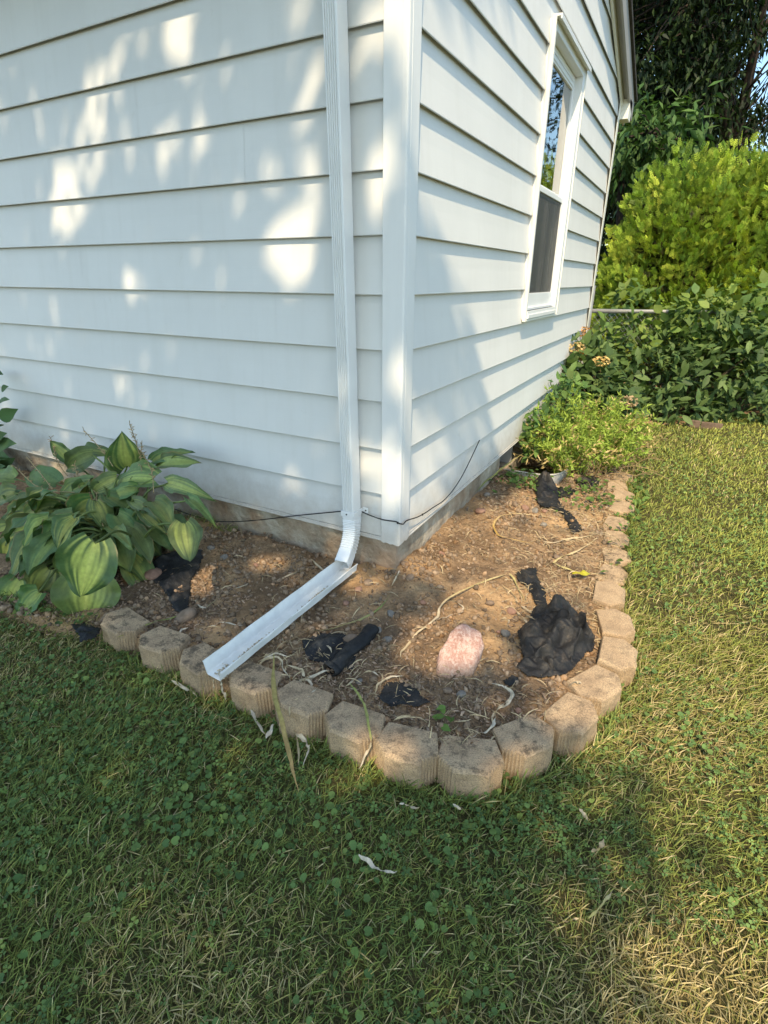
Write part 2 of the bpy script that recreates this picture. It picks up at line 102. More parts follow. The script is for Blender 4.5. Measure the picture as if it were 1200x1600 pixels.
def vnoise(x, y, seed=0):
    x = np.asarray(x, float); y = np.asarray(y, float)
    ix = np.floor(x); iy = np.floor(y)
    fx = x - ix; fy = y - iy
    fx = fx * fx * (3 - 2 * fx); fy = fy * fy * (3 - 2 * fy)
    a = _hash(ix, iy, seed); b = _hash(ix + 1, iy, seed)
    c = _hash(ix, iy + 1, seed); d = _hash(ix + 1, iy + 1, seed)
    return (a * (1 - fx) + b * fx) * (1 - fy) + (c * (1 - fx) + d * fx) * fy

def fbm(x, y, seed=0, o=3):
    s = 0; a = .5
    for i in range(o):
        s = s + a * vnoise(np.asarray(x) * 2 ** i, np.asarray(y) * 2 ** i, seed + i * 17); a *= .5
    return s / (1 - .5 ** o)

def in_poly(px, py, poly):
    px = np.asarray(px, float); py = np.asarray(py, float)
    r = np.zeros(px.shape, bool)
    n = len(poly)
    for i in range(n):
        x0, y0 = poly[i][:2]; x1, y1 = poly[(i + 1) % n][:2]
        if y0 == y1:
            continue
        c = ((y0 > py) != (y1 > py)) & (px < (x1 - x0) * (py - y0) / (y1 - y0) + x0)
        r ^= c
    return r

def poly_dist(px, py, poly, closed=True):
    px = np.asarray(px, float); py = np.asarray(py, float)
    d = np.full(px.shape, 1e9)
    n = len(poly)
    for i in range(n if closed else n - 1):
        x0, y0 = poly[i][:2]; x1, y1 = poly[(i + 1) % n][:2]
        dx, dy = x1 - x0, y1 - y0
        L = dx * dx + dy * dy + 1e-12
        t = np.clip(((px - x0) * dx + (py - y0) * dy) / L, 0, 1)
        d = np.minimum(d, np.hypot(px - x0 - t * dx, py - y0 - t * dy))
    return d

def tag(o, label=None, cat=None, group=None, kind=None):
    if label: o['label'] = label
    if cat: o['category'] = cat
    if group: o['group'] = group
    if kind: o['kind'] = kind
    return o

def empty(name, loc, label, cat, group=None):
    o = bpy.data.objects.new(name, None)
    o.empty_display_size = .1
    o.location = loc
    col.objects.link(o)
    return tag(o, label, cat, group)

def link(name, me, mat, parent=None):
    """one mesh object; vertex coordinates are world coordinates"""
    o = bpy.data.objects.new(name, me)
    if mat and not me.materials:
        me.materials.append(mat)
    col.objects.link(o)
    if parent is not None:
        o.parent = parent
        o.matrix_parent_inverse = world_of(parent).inverted()
    return o

def world_of(o):
    m = o.matrix_basis.copy()
    if o.parent is not None:
        m = world_of(o.parent) @ o.matrix_parent_inverse @ m
    return m

def finish(me, smooth=False, colr=None):
    if smooth:
        me.polygons.foreach_set('use_smooth', np.ones(len(me.polygons), bool))
    if colr is not None:
        a = me.color_attributes.new('Col', 'FLOAT_COLOR', 'POINT')
        c = np.ones((len(me.vertices), 4), np.float32)
        c[:, :3] = colr
        a.data.foreach_set('color', c.ravel())
    me.update()
    return me

def mesh(name, v, f, smooth=False, colr=None):
    me = bpy.data.meshes.new(name)
    me.from_pydata([tuple(p) for p in v], [], [tuple(q) for q in f])
    return finish(me, smooth, colr)

def fast_mesh(name, V, F, smooth=False, colr=None):
    """V (n,3); F list of int arrays (m,k)"""
    me = bpy.data.meshes.new(name)
    V = np.asarray(V, np.float32)
    me.vertices.add(len(V)); me.vertices.foreach_set('co', V.ravel())
    loops = np.concatenate([f.ravel() for f in F]).astype(np.int32)
    sizes = np.concatenate([np.full(len(f), f.shape[1]) for f in F]).astype(np.int32)
    starts = np.concatenate([[0], np.cumsum(sizes)[:-1]]).astype(np.int32)
    me.loops.add(len(loops)); me.loops.foreach_set('vertex_index', loops)
    me.polygons.add(len(sizes)); me.polygons.foreach_set('loop_start', starts)
    me.polygons.foreach_set('loop_total', sizes)
    me.update(calc_edges=True)
    me.validate()
    return finish(me, smooth, colr)

class MB:
    def __init__(s): s.v = []; s.f = []; s.c = []
    def add(s, v, f, c=None):
        n = len(s.v)
        s.v += [tuple(map(float, p)) for p in v]
        s.f += [tuple(i + n for i in q) for q in f]
        s.c += [c if c is not None else (1, 1, 1)] * len(v)
    def box(s, a, b, c=None):
        x0, y0, z0 = a; x1, y1, z1 = b
        s.add([(x0, y0, z0), (x1, y0, z0), (x1, y1, z0), (x0, y1, z0), (x0, y0, z1), (x1, y0, z1), (x1, y1, z1), (x0, y1, z1)],
              [(0, 3, 2, 1), (4, 5, 6, 7), (0, 1, 5, 4), (1, 2, 6, 5), (2, 3, 7, 6), (3, 0, 4, 7)], c)
    def tube(s, pts, r, n=8, c=None, cap=True):
        pts = [Vector(p) for p in pts]
        rs = r if hasattr(r, '__len__') else [r] * len(pts)
        v = []; f = []
        up = Vector((0.13, 0.21, 1)).normalized()
        for i, p in enumerate(pts):
            t = (pts[min(i + 1, len(pts) - 1)] - pts[max(i - 1, 0)]).normalized()
            if abs(t.dot(up)) > .97: up = Vector((1, .1, 0)).normalized()
            a = t.cross(up).normalized(); b = t.cross(a)
            for k in range(n):
                q = 2 * math.pi * k / n
                v.append(p + (a * math.cos(q) + b * math.sin(q)) * rs[i])
        for i in range(len(pts) - 1):
            for k in range(n):
                f.append((i * n + k, i * n + (k + 1) % n, (i + 1) * n + (k + 1) % n, (i + 1) * n + k))
        if cap:
            f.append(tuple(range(n - 1, -1, -1))); f.append(tuple((len(pts) - 1) * n + k for k in range(n)))
        s.add(v, f, c)
    def build(s, name, mat, parent=None, smooth=False, colour=False, bevel=0):
        me = mesh(name, s.v, s.f, smooth, np.array(s.c) if colour else None)
        o = link(name, me, mat, parent)
        if bevel:
            m = o.modifiers.new('bevel', 'BEVEL'); m.width = bevel; m.segments = 2; m.limit_method = 'ANGLE'
        return o

def spline(pts, n):
    """Catmull-Rom through pts, n samples per span"""
    P = [np.array(p, float) for p in pts]
    P = [2 * P[0] - P[1]] + P + [2 * P[-1] - P[-2]]
    out = []
    for i in range(1, len(P) - 2):
        for k in range(n):
            t = k / n
            a, b, c, d = P[i - 1], P[i], P[i + 1], P[i + 2]
            out.append(.5 * (2 * b + (c - a) * t + (2 * a - 5 * b + 4 * c - d) * t * t + (3 * b - a - 3 * c + d) * t ** 3))
    out.append(P[-2])
    return np.array(out)

# ------------------------------------------------------------------ materials
def new_mat(name):
    m = bpy.data.materials.new(name); m.use_nodes = True
    nt = m.node_tree
    return m, nt, nt.nodes['Principled BSDF']

def nd(nt, t, **kw):
    n = nt.nodes.new(t)
    for k, v in kw.items():
        if k in n.inputs: n.inputs[k].default_value = v
        else: setattr(n, k, v)
    return n

def ramp(nt, src, stops):
    r = nt.nodes.new('ShaderNodeValToRGB')
    while len(r.color_ramp.elements) < len(stops): r.color_ramp.elements.new(.5)
    for e, (p, c) in zip(r.color_ramp.elements, stops):
        e.position = p; e.color = (*c, 1) if len(c) == 3 else c
    nt.links.new(src, r.inputs[0])
    return r.outputs[0]

def coords(nt, scale=(1, 1, 1)):
    tc = nt.nodes.new('ShaderNodeTexCoord')
    mp = nd(nt, 'ShaderNodeMapping'); mp.inputs['Scale'].default_value = scale
    nt.links.new(tc.outputs['Object'], mp.inputs[0])
    return mp.outputs[0]

def noise(nt, vec, scale, detail=4, rough=.55, out='Fac'):
    n = nd(nt, 'ShaderNodeTexNoise'); n.inputs['Scale'].default_value = scale
    n.inputs['Detail'].default_value = detail; n.inputs['Roughness'].default_value = rough
    nt.links.new(vec, n.inputs['Vector'])
    return n.outputs[out]

def bump(nt, bs, h, strength=.3, dist=.01, prev=None):
    b = nd(nt, 'ShaderNodeBump'); b.inputs['Strength'].default_value = strength; b.inputs['Distance'].default_value = dist
    nt.links.new(h, b.inputs['Height'])
    if prev is not None: nt.links.new(prev, b.inputs['Normal'])
    nt.links.new(b.outputs[0], bs.inputs['Normal'])
    return b.outputs[0]

def mixc(nt, fac, a, b, mode='MIX'):
    m = nt.nodes.new('ShaderNodeMix'); m.data_type = 'RGBA'; m.blend_type = mode
    for s, i in ((a, 6), (b, 7)):
        if isinstance(s, tuple): m.inputs[i].default_value = (*s, 1)
        else: nt.links.new(s, m.inputs[i])
    if isinstance(fac, (int, float)): m.inputs[0].default_value = fac
    else: nt.links.new(fac, m.inputs[0])
    return m.outputs[2]

def mat_vinyl(name, base, grain=.12, stain=True):
    m, nt, bs = new_mat(name)
    v = coords(nt, (2.2, 2.2, 190))
    g = noise(nt, v, 1.0, 5, .6)
    v1 = coords(nt)
    c = noise(nt, v1, 2.3, 4, .6)
    colr = ramp(nt, c, [(.35, tuple(x * .95 for x in base)), (.65, base)])
    if stain:
        sp = noise(nt, v1, 9, 6, .7)
        colr = mixc(nt, ramp(nt, sp, [(.66, (0, 0, 0)), (.8, (.35, .35, .35))]), colr, (.50, .46, .38))
        # rain streaks run down the plank faces
        st = noise(nt, coords(nt, (16, 16, 1.1)), 1, 3, .6)
        colr = mixc(nt, ramp(nt, st, [(.5, (0, 0, 0)), (.85, (.22, .22, .22))]), colr, (.58, .56, .5))
    # mud splashed up from the bed
    sx_ = nt.nodes.new('ShaderNodeSeparateXYZ'); nt.links.new(v1, sx_.inputs[0])
    ad = nt.nodes.new('ShaderNodeMath'); ad.operation = 'MULTIPLY_ADD'; ad.inputs[1].default_value = .32; nt.links.new(noise(nt, v1, 13, 6, .75), ad.inputs[0]); nt.links.new(sx_.outputs[2], ad.inputs[2])
    mud = ramp(nt, ad.outputs[0], [(.10, (.65, .65, .65)), (.33, (0, 0, 0))])
    colr = mixc(nt, mud, colr, (.42, .36, .28))
    nt.links.new(colr, bs.inputs['Base Color'])
    bs.inputs['Roughness'].default_value = .5
    bs.inputs['Specular IOR Level'].default_value = .35
    bump(nt, bs, g, grain, .003)
    return m

def mat_plain(name, c, rough=.5, spec=.4, nscale=12, var=.1, bmp=.0, metal=0):
    m, nt, bs = new_mat(name)
    v = coords(nt)
    n = noise(nt, v, nscale, 5, .6)
    nt.links.new(ramp(nt, n, [(.3, tuple(x * (1 - var) for x in c)), (.7, tuple(min(1, x * (1 + var)) for x in c))]), bs.inputs['Base Color'])
    bs.inputs['Roughness'].default_value = rough
    bs.inputs['Specular IOR Level'].default_value = spec
    bs.inputs['Metallic'].default_value = metal
    if bmp: bump(nt, bs, noise(nt, v, nscale * 6, 5, .65), bmp, .004)
    return m

def mat_attr(name, rough=.55, trans=.0, spec=.3, var=.15, nscale=40, bmp=0, bscale=90):
    """base colour comes from the piece's own colour attribute"""
    m, nt, bs = new_mat(name)
    at = nt.nodes.new('ShaderNodeVertexColor'); at.layer_name = 'Col'
    v = coords(nt)
    n = noise(nt, v, nscale, 4, .6)
    c = mixc(nt, 1.0, at.outputs[0], ramp(nt, n, [(.3, (1 - var,) * 3), (.7, (1 + var,) * 3)]), 'MULTIPLY')
    nt.links.new(c, bs.inputs['Base Color'])
    bs.inputs['Roughness'].default_value = rough
    bs.inputs['Specular IOR Level'].default_value = spec
    if bmp: bump(nt, bs, noise(nt, v, bscale, 4, .6), bmp, .003)
    if trans:
        tr = nt.nodes.new('ShaderNodeBsdfTranslucent')
        nt.links.new(mixc(nt, 1.0, c, (1.15, 1.25, .6), 'MULTIPLY'), tr.inputs[0])
        mx = nt.nodes.new('ShaderNodeMixShader'); mx.inputs[0].default_value = trans
        nt.links.new(bs.outputs[0], mx.inputs[1]); nt.links.new(tr.outputs[0], mx.inputs[2])
        nt.links.new(mx.outputs[0], nt.nodes['Material Output'].inputs[0])
    return m

VINYL = mat_vinyl('vinyl_siding', (.75, .74, .705))
POSTV = mat_vinyl('vinyl_post', (.82, .81, .78), .06, True)
TROUGHM = mat_plain('stained_trough', (.76, .755, .72), .42, .4, 17, .09)
ALU = mat_plain('painted_aluminium', (.80, .80, .78), .38, .45, 6, .04)
TRIMC = mat_plain('cream_trim', (.82, .79, .70), .45, .4, 5, .04)
SASH = mat_plain('white_sash', (.80, .80, .78), .4, .4, 5, .03)
FASCIA = mat_plain('grey_brown_fascia', (.32, .30, .27), .5, .4, 4, .08)
ROOFM = mat_plain('asphalt_shingle', (.07, .065, .06), .9, .2, 30, .4, .5)
BLACK = mat_plain('black_cable', (.012, .012, .013), .5, .4)
RUST = mat_plain('screw_head', (.05, .035, .03), .6, .4)
DARKROOM = mat_plain('room_plaster', (.25, .24, .22), .9, .2)

def mat_concrete():
    m, nt, bs = new_mat('foundation_concrete')
    v = coords(nt)
    n = noise(nt, v, 5, 6, .65)
    c = ramp(nt, n, [(.32, (.20, .15, .10)), (.5, (.40, .34, .25)), (.68, (.56, .50, .40))])
    n2 = noise(nt, v, 2.2, 4, .7)
    c = mixc(nt, ramp(nt, n2, [(.45, (0, 0, 0)), (.65, (.75, .75, .75))]), c, (.34, .21, .12))
    nt.links.new(c, bs.inputs['Base Color'])
    bs.inputs['Roughness'].default_value = .95
    b = bump(nt, bs, noise(nt, v, 9, 6, .6), 1.0, .04)
    bump(nt, bs, noise(nt, v, 90, 5, .7), .5, .004, b)
    return m
CONC = mat_concrete()

def mat_soil():
    m, nt, bs = new_mat('dry_soil')
    v = coords(nt)
    n = noise(nt, v, 7, 8, .65); n2 = noise(nt, v, 70, 6, .7); n3 = noise(nt, v, 2.1, 3, .5)
    c = ramp(nt, n, [(.3, (.19, .125, .074)), (.5, (.36, .24, .138)), (.72, (.55, .365, .205))])
    c = mixc(nt, ramp(nt, n2, [(.35, (.8, .8, .8)), (.6, (0, 0, 0))]), c, (.13, .085, .052))
    c = mixc(nt, ramp(nt, n3, [(.45, (0, 0, 0)), (.7, (.6, .6, .6))]), c, (.72, .45, .215))
    c = mixc(nt, ramp(nt, noise(nt, v, 3.7, 5, .65), [(.36, (.55, .55, .55)), (.5, (0, 0, 0))]), c, (.14, .09, .055))
    nt.links.new(c, bs.inputs['Base Color'])
    bs.inputs['Roughness'].default_value = 1; bs.inputs['Specular IOR Level'].default_value = .1
    b = bump(nt, bs, n, 1.0, .05)
    bump(nt, bs, noise(nt, v, 120, 6, .7), .9, .006, b)
    return m
SOIL = mat_soil()

def mat_lawnbase():
    m, nt, bs = new_mat('lawn_thatch')
    v = coords(nt)
    n = noise(nt, v, 3, 6, .65); n2 = noise(nt, v, 160, 4, .7)
    c = ramp(nt, n, [(.35, (.065, .068, .024)), (.55, (.10, .095, .036)), (.75, (.15, .125, .055))])
    c = mixc(nt, ramp(nt, n2, [(.4, (0, 0, 0)), (.7, (.7, .7, .7))]), c, (.19, .15, .07))
    nt.links.new(c, bs.inputs['Base Color'])
    bs.inputs['Roughness'].default_value = 1; bs.inputs['Specular IOR Level'].default_value = .1
    bump(nt, bs, n2, 1, .02)
    return m
LAWNB = mat_lawnbase()

def mat_block():
    m, nt, bs = new_mat('tan_concrete_block')
    v = coords(nt)
    oi = nt.nodes.new('ShaderNodeObjectInfo')
    add = nt.nodes.new('ShaderNodeVectorMath'); add.operation = 'ADD'
    nt.links.new(v, add.inputs[0]); nt.links.new(oi.outputs['Random'], add.inputs[1])
    va = add.outputs[0]
    n = noise(nt, va, 14, 6, .65); fine = noise(nt, va, 260, 4, .7)
    c = ramp(nt, n, [(.3, (.37, .255, .155)), (.5, (.50, .35, .21)), (.72, (.58, .42, .255))])
    c = mixc(nt, ramp(nt, fine, [(.38, (.75, .75, .75)), (.55, (0, 0, 0))]), c, (.19, .145, .10))
    # weathered dirt caught on top
    at = nt.nodes.new('ShaderNodeVertexColor'); at.layer_name = 'Col'
    d = noise(nt, va, 22, 7, .75)
    mul = nt.nodes.new('ShaderNodeMath'); mul.operation = 'MULTIPLY'
    nt.links.new(ramp(nt, d, [(.49, (0, 0, 0)), (.61, (.9, .9, .9))]), mul.inputs[0]); nt.links.new(at.outputs[0], mul.inputs[1])
    c = mixc(nt, mul.outputs[0], c, (.075, .060, .045))
    nt.links.new(c, bs.inputs['Base Color'])
    bs.inputs['Roughness'].default_value = .95; bs.inputs['Specular IOR Level'].default_value = .15
    b = bump(nt, bs, n, .5, .01)
    bump(nt, bs, fine, .8, .004, b)
    return m
BLOCK = mat_block()

def mat_rock():
    m, nt, bs = new_mat('pink_quartzite')
    v = coords(nt)
    n = noise(nt, v, 16, 7, .65)
    c = ramp(nt, n, [(.32, (.36, .18, .13)), (.5, (.48, .285, .225)), (.68, (.58, .40, .325))])
    w = nd(nt, 'ShaderNodeTexWave'); w.inputs['Scale'].default_value = 26; w.inputs['Distortion'].default_value = 14; w.inputs['Detail'].default_value = 4
    nt.links.new(coords(nt, (1, .6, 1.4)), w.inputs[0])
    c = mixc(nt, ramp(nt, w.outputs[1], [(.75, (0, 0, 0)), (1.0, (.35, .35, .35))]), c, (.68, .5, .42))
    c = mixc(nt, ramp(nt, noise(nt, coords(nt, (1, 1, .25)), 70, 5, .7), [(.40, (.8, .8, .8)), (.52, (0, 0, 0))]), c, (.66, .50, .42))
    c = mixc(nt, ramp(nt, noise(nt, v, 210, 3, .7), [(.35, (.6, .6, .6)), (.5, (0, 0, 0))]), c, (.33, .15, .105))
    sp_ = nt.nodes.new('ShaderNodeSeparateXYZ'); nt.links.new(v, sp_.inputs[0])
    c = mixc(nt, ramp(nt, sp_.outputs[2], [(.0, (.85, .85, .85)), (.055, (0, 0, 0))]), c, (.26, .17, .10))
    nt.links.new(c, bs.inputs['Base Color'])
    bs.inputs['Roughness'].default_value = .7
    bump(nt, bs, noise(nt, v, 60, 6, .7), 1.0, .012)
    return m
ROCK = mat_rock()

def mat_fabric():
    m, nt, bs = new_mat('black_landscape_fabric')
    v = coords(nt)
    n = noise(nt, v, 10, 6, .7)
    c = ramp(nt, n, [(.42, (.012, .012, .013)), (.55, (.022, .021, .020)), (.74, (.13, .10, .072))])
    nt.links.new(c, bs.inputs['Base Color'])
    bs.inputs['Roughness'].default_value = .6; bs.inputs['Specular IOR Level'].default_value = .3
    b = bump(nt, bs, noise(nt, v, 38, 4, .6), .6, .012)
    bump(nt, bs, noise(nt, v, 300, 3, .6), .3, .002, b)
    return m
FABRIC = mat_fabric()

LEAF = mat_attr('green_leaf', .55, .25, .22, .14, 60)
GRASS = mat_attr('grass_blade', .6, .25, .25, .1, 30)
HOSTA = mat_attr('hosta_leaf', .45, .18, .4, .16, 55, .25, 160)
STRAW = mat_attr('dry_leaf_straw', .75, .12, .2, .25, 60, .3, 300)
CHIP = mat_attr('bark_chip', .95, 0, .15, .25, 120, .5, 300)
CLOD = mat_attr('earth_clod', 1, 0, .1, .3, 50, .7, 200)
BARK = mat_plain('tree_bark', (.045, .035, .028), .95, .15, 14, .35, .8)
WOOD = mat_plain('weathered_edging', (.16, .11, .08), .9, .2, 20, .3, .5)
GALV = mat_plain('galvanised_steel', (.30, .30, .29), .5, .5, 9, .12, 0, .4)
WELL = mat_plain('pale_window_well', (.46, .44, .39), .55, .4, 8, .12)
CURTAIN = mat_plain('beige_curtain', (.62, .53, .38), .9, .2, 6, .06)

def mat_glass():
    m, nt, bs = new_mat('window_glass')
    nt.nodes.remove(bs)
    t = nt.nodes.new('ShaderNodeBsdfTransparent'); t.inputs[0].default_value = (.80, .84, .82, 1)
    g = nt.nodes.new('ShaderNodeBsdfGlossy'); g.inputs['Roughness'].default_value = .02
    fr = nt.nodes.new('ShaderNodeFresnel'); fr.inputs[0].default_value = 1.6
    bp = nd(nt, 'ShaderNodeBump'); bp.inputs['Strength'].default_value = .05; bp.inputs['Distance'].default_value = .01
    nt.links.new(noise(nt, coords(nt), 5, 2, .5), bp.inputs['Height']); nt.links.new(bp.outputs[0], g.inputs['Normal'])
    mx = nt.nodes.new('ShaderNodeMixShader')
    mul = nt.nodes.new('ShaderNodeMath'); mul.operation = 'MULTIPLY'; mul.inputs[1].default_value = 2.0; mul.use_clamp = True
    nt.links.new(fr.outputs[0], mul.inputs[0])
    nt.links.new(mul.outputs[0], mx.inputs[0]); nt.links.new(t.outputs[0], mx.inputs[1]); nt.links.new(g.outputs[0], mx.inputs[2])
    nt.links.new(mx.outputs[0], nt.nodes['Material Output'].inputs[0])
    return m
GLASS = mat_glass()

def mat_screen():
    m, nt, bs = new_mat('insect_screen')
    bs.inputs['Base Color'].default_value = (.10, .10, .095, 1)
    bs.inputs['Roughness'].default_value = .6
    t = nt.nodes.new('ShaderNodeBsdfTransparent')
    mx = nt.nodes.new('ShaderNodeMixShader'); mx.inputs[0].default_value = .55
    nt.links.new(t.outputs[0], mx.inputs[1]); nt.links.new(bs.outputs[0], mx.inputs[2])
    nt.links.new(mx.outputs[0], nt.nodes['Material Output'].inputs[0])
    return m
SCREEN = mat_screen()
# ------------------------------------------------------------------ scattering
def nrm(a):
    return a / (np.linalg.norm(a, axis=-1, keepdims=True) + 1e-9)

def basis(axis, normal):
    """columns X (width), Y (length), Z (normal)"""
    y = nrm(axis); z = nrm(normal - y * (normal * y).sum(-1, keepdims=True)); x = np.cross(y, z)
    return np.stack([x, y, z], -1)

def scatter(TV, TF, P, B, S, C, tc=None):
    """copies of a template; S (n,) or (n,3); C (n,3)"""
    TV = np.asarray(TV, float); n = len(P); m = len(TV)
    S = np.asarray(S, float)
    if S.ndim == 1: S = np.repeat(S[:, None], 3, 1)
    V = np.einsum('nij,nmj->nmi', B, TV[None] * S[:, None, :]) + P[:, None, :]
    F = [(np.asarray(f)[None] + (np.arange(n) * m)[:, None, None]).reshape(-1, np.asarray(f).shape[1]) for f in TF]
    cc = np.repeat(C[:, None, :], m, 1)
    if tc is not None: cc = cc * np.asarray(tc)[None]
    return V.reshape(-1, 3), F, cc.reshape(-1, 3)

def rand_dir(n, g=rng):
    return nrm(g.normal(size=(n, 3)))

LEAF2 = (np.array([(0, 0, 0), (-.22, .42, .03), (0, .45, -.03), (.22, .42, .03), (0, 1, -.08)]), [np.array([(0, 2, 1), (0, 3, 2), (1, 2, 4), (2, 3, 4)])])
LEAF8 = (np.array([(0, 0, 0), (-.16, .25, .04), (0, .25, 0), (.16, .25, .04), (-.19, .55, .03), (0, .58, -.03), (.19, .55, .03), (0, 1, -.14)]),
         [np.array([(0, 2, 1), (0, 3, 2), (4, 5, 7), (5, 6, 7)]), np.array([(1, 2, 5, 4), (2, 3, 6, 5)])])
# kidney-shaped leaf with a notch at its stalk, folded along the midrib
_rl = [(0, .10, -.05), (-.22, -.04, .02), (-.46, .14, .07), (-.52, .42, .08), (-.40, .74, .05), (-.16, .93, .0), (0, .97, -.04), (.16, .93, .0), (.40, .74, .05), (.52, .42, .08), (.46, .14, .07), (.22, -.04, .02), (0, .55, -.07)]
ROUNDLEAF = (np.array(_rl), [np.array([(12, i + 1, i) for i in range(0, 11)] + [(12, 0, 11)])])

_t3v = []; _t3f = []
for _k in range(3):
    _an = _k * 2.094; _b = len(_t3v)
    for _x, _y, _z in [(0, .05, 0), (-.20, .24, .05), (-.22, .42, .05), (0, .47, -.01), (.22, .42, .05), (.20, .24, .05)]:
        _t3v.append((_x * math.cos(_an) - _y * math.sin(_an), _x * math.sin(_an) + _y * math.cos(_an), _z))
    _t3f += [(_b, _b + 3, _b + 2), (_b, _b + 2, _b + 1), (_b, _b + 4, _b + 3), (_b, _b + 5, _b + 4)]
TREFOIL = (np.array(_t3v), [np.array(_t3f)])
_w = [(.12, .10), (.30, .19), (.50, .22), (.70, .17), (.87, .08)]
_lv = [(0, 0, 0)]
for _y, _x in _w: _lv += [(-_x, _y, .20 * _x - .10 * _y * _y), (0, _y + .015, -.10 * _y * _y), (_x, _y, .20 * _x - .10 * _y * _y)]
_lv.append((0, 1, -.13))
LEAF17 = (np.array(_lv), [np.array([(0, 2, 1), (0, 3, 2), (13, 14, 16), (14, 15, 16)]), np.array([(1 + 3 * i + j, 2 + 3 * i + j, 5 + 3 * i + j, 4 + 3 * i + j) for i in range(4) for j in range(2)])])

# ------------------------------------------------------------------ ground
BED = [(-4, .0), (-4, -1.0), (-2.2, -1.02), (-1.5, -1.0), (-1.05, -.94), (-.86, -.87), (-.55, -.865), (-.35, -.86), (.28, -.85), (.46, -.84), (.62, -.79), (.755, -.64),
       (.86, -.48), (.905, -.29), (.95, -.08), (.92, .12), (.87, .35), (.85, .6), (.83, .9), (.79, 1.15), (.78, 1.5), (.73, 1.9), (.71, 2.6), (.70, 3.3),
       (.78, 3.85), (1.1, 4.05), (1.5, 4.6), (2.6, 5.8), (4.2, 7), (4.2, 9), (-2, 9), (-2, 4.4), (-.2, 4.3), (-.2, .0)]

def bed_sd(x, y):
    d = poly_dist(x, y, BED)
    return np.where(in_poly(x, y, BED), d, -d)

def grid(xs, ys):
    X, Y = np.meshgrid(xs, ys)
    nx, ny = len(xs), len(ys)
    i = np.arange(nx - 1)[None] + np.arange(ny - 1)[:, None] * nx
    F = np.stack([i, i + 1, i + 1 + nx, i + nx], -1).reshape(-1, 4)
    return X.ravel(), Y.ravel(), F

_ax = lambda *s: np.unique(np.round(np.concatenate([np.arange(a, b, c) for a, b, c in s]), 4))
gx, gy, gf = grid(_ax((-120, -20, 10), (-20, -4, 1), (-4, 4.2, .08), (4.2, 20, 1), (20, 121, 10)), _ax((-120, -20, 10), (-20, -3, 1), (-3, 7, .08), (7, 20, 1), (20, 121, 10)))
gz = lawn_z(gx, gy) + .02 * (fbm(gx * 3, gy * 3, 3) - .5)
gz = gz - .07 * sst(0, .06, bed_sd(gx, gy))
lawn = link('lawn', fast_mesh('lawn', np.stack([gx, gy, gz], 1), [gf], True), LAWNB)
tag(lawn, 'mown lawn of grass and clover around the house corner', kind='structure')

def soil_h(x, y):
    z = soil_z(x, y) + .034 * (fbm(x * 9, y * 9, 5) - .5) + .016 * (fbm(x * 45, y * 45, 9) - .5)
    return z
sx, sy, sf = grid(_ax((-4, -1.7, .08), (-1.7, 1.1, .014), (1.1, 4.3, .12)), _ax((-1.12, 2.3, .014), (2.3, 9, .12)))
sd_ = bed_sd(sx, sy)
sz = soil_h(sx, sy)
k = sst(-.035, .02, sd_)
sz = sz * k + (lawn_z(sx, sy) - .05) * (1 - k)
def ground_h(x, y):
    k_ = sst(-.035, .02, bed_sd(x, y)); return np.maximum(lawn_z(x, y) + .02 * (fbm(x * 3, y * 3, 3) - .5), soil_h(x, y) * k_ + (lawn_z(x, y) - .05) * (1 - k_))
sz = np.where((sx < .375) & (sx > -.3) & (sy > 1.645) & (sy < 2.225), -.42, sz)
keep = (sd_[sf] > -.08).all(1)
soil = link('soil_bed', fast_mesh('soil_bed', np.stack([sx, sy, sz], 1), [sf[keep]], True), SOIL)
tag(soil, 'bare brown soil of the corner flower bed', kind='structure')

# ------------------------------------------------------------------ house
C = 0.2032
house = empty('house', (0, 0, 0), 'white house corner clad in horizontal lap siding on a low concrete foundation', 'house')
EAVE, SLOPE, LEN = 2.60, .32, 4.33
def roofline(s): return EAVE + SLOPE * min(s, LEN - s) - .01

def siding_panel(side, kk, s0, s1, lift=0, zlo=None, zhi=None):
    n = max(2, int((s1 - s0) / .11))
    z0 = kk * C
    zt = z0 + C + .020 if zhi is None else zhi
    zb = z0 if zlo is None else zlo
    prof = [(-.0215, zt), (-.0112, z0 + C * .5), (-.0006, z0 + .006), (0, z0 + .003), (-.0012, z0), (-.0055, z0 + .0006), (-.0062, z0 + .016)]
    if zhi is not None:
        fr = (zt - z0) / C
        prof = [(-.0215 * fr, zt), (-.0006, z0 + .006), (0, z0 + .003), (-.0012, z0), (-.0200, z0 + .0012)]
    if zlo is not None:
        fr = (zb - z0) / C
        prof = [(-.0215, zt), (-.0215 * fr, zb)]
    v = []; f = []; m = len(prof)
    for i in range(n + 1):
        s = s0 + (s1 - s0) * i / n
        wav = .0016 * (float(vnoise(s * 1.9 + kk * 7.3, kk * 3.1 + (0 if side == 'l' else 50), 2)) - .5)
        for o, z in prof:
            o = o + lift + (wav if o > -.019 else 0)
            if side == 'r': z = min(z, roofline(s))
            v.append((-s, -o, z) if side == 'l' else (o, s, z))
    for i in range(n):
        for j in range(m - 1):
            q = (i * m + j, i * m + j + 1, (i + 1) * m + j + 1, (i + 1) * m + j)
            f.append(q if side == 'l' else q[::-1])
    return link('siding_panel', mesh('siding_panel', v, f), VINYL, house)

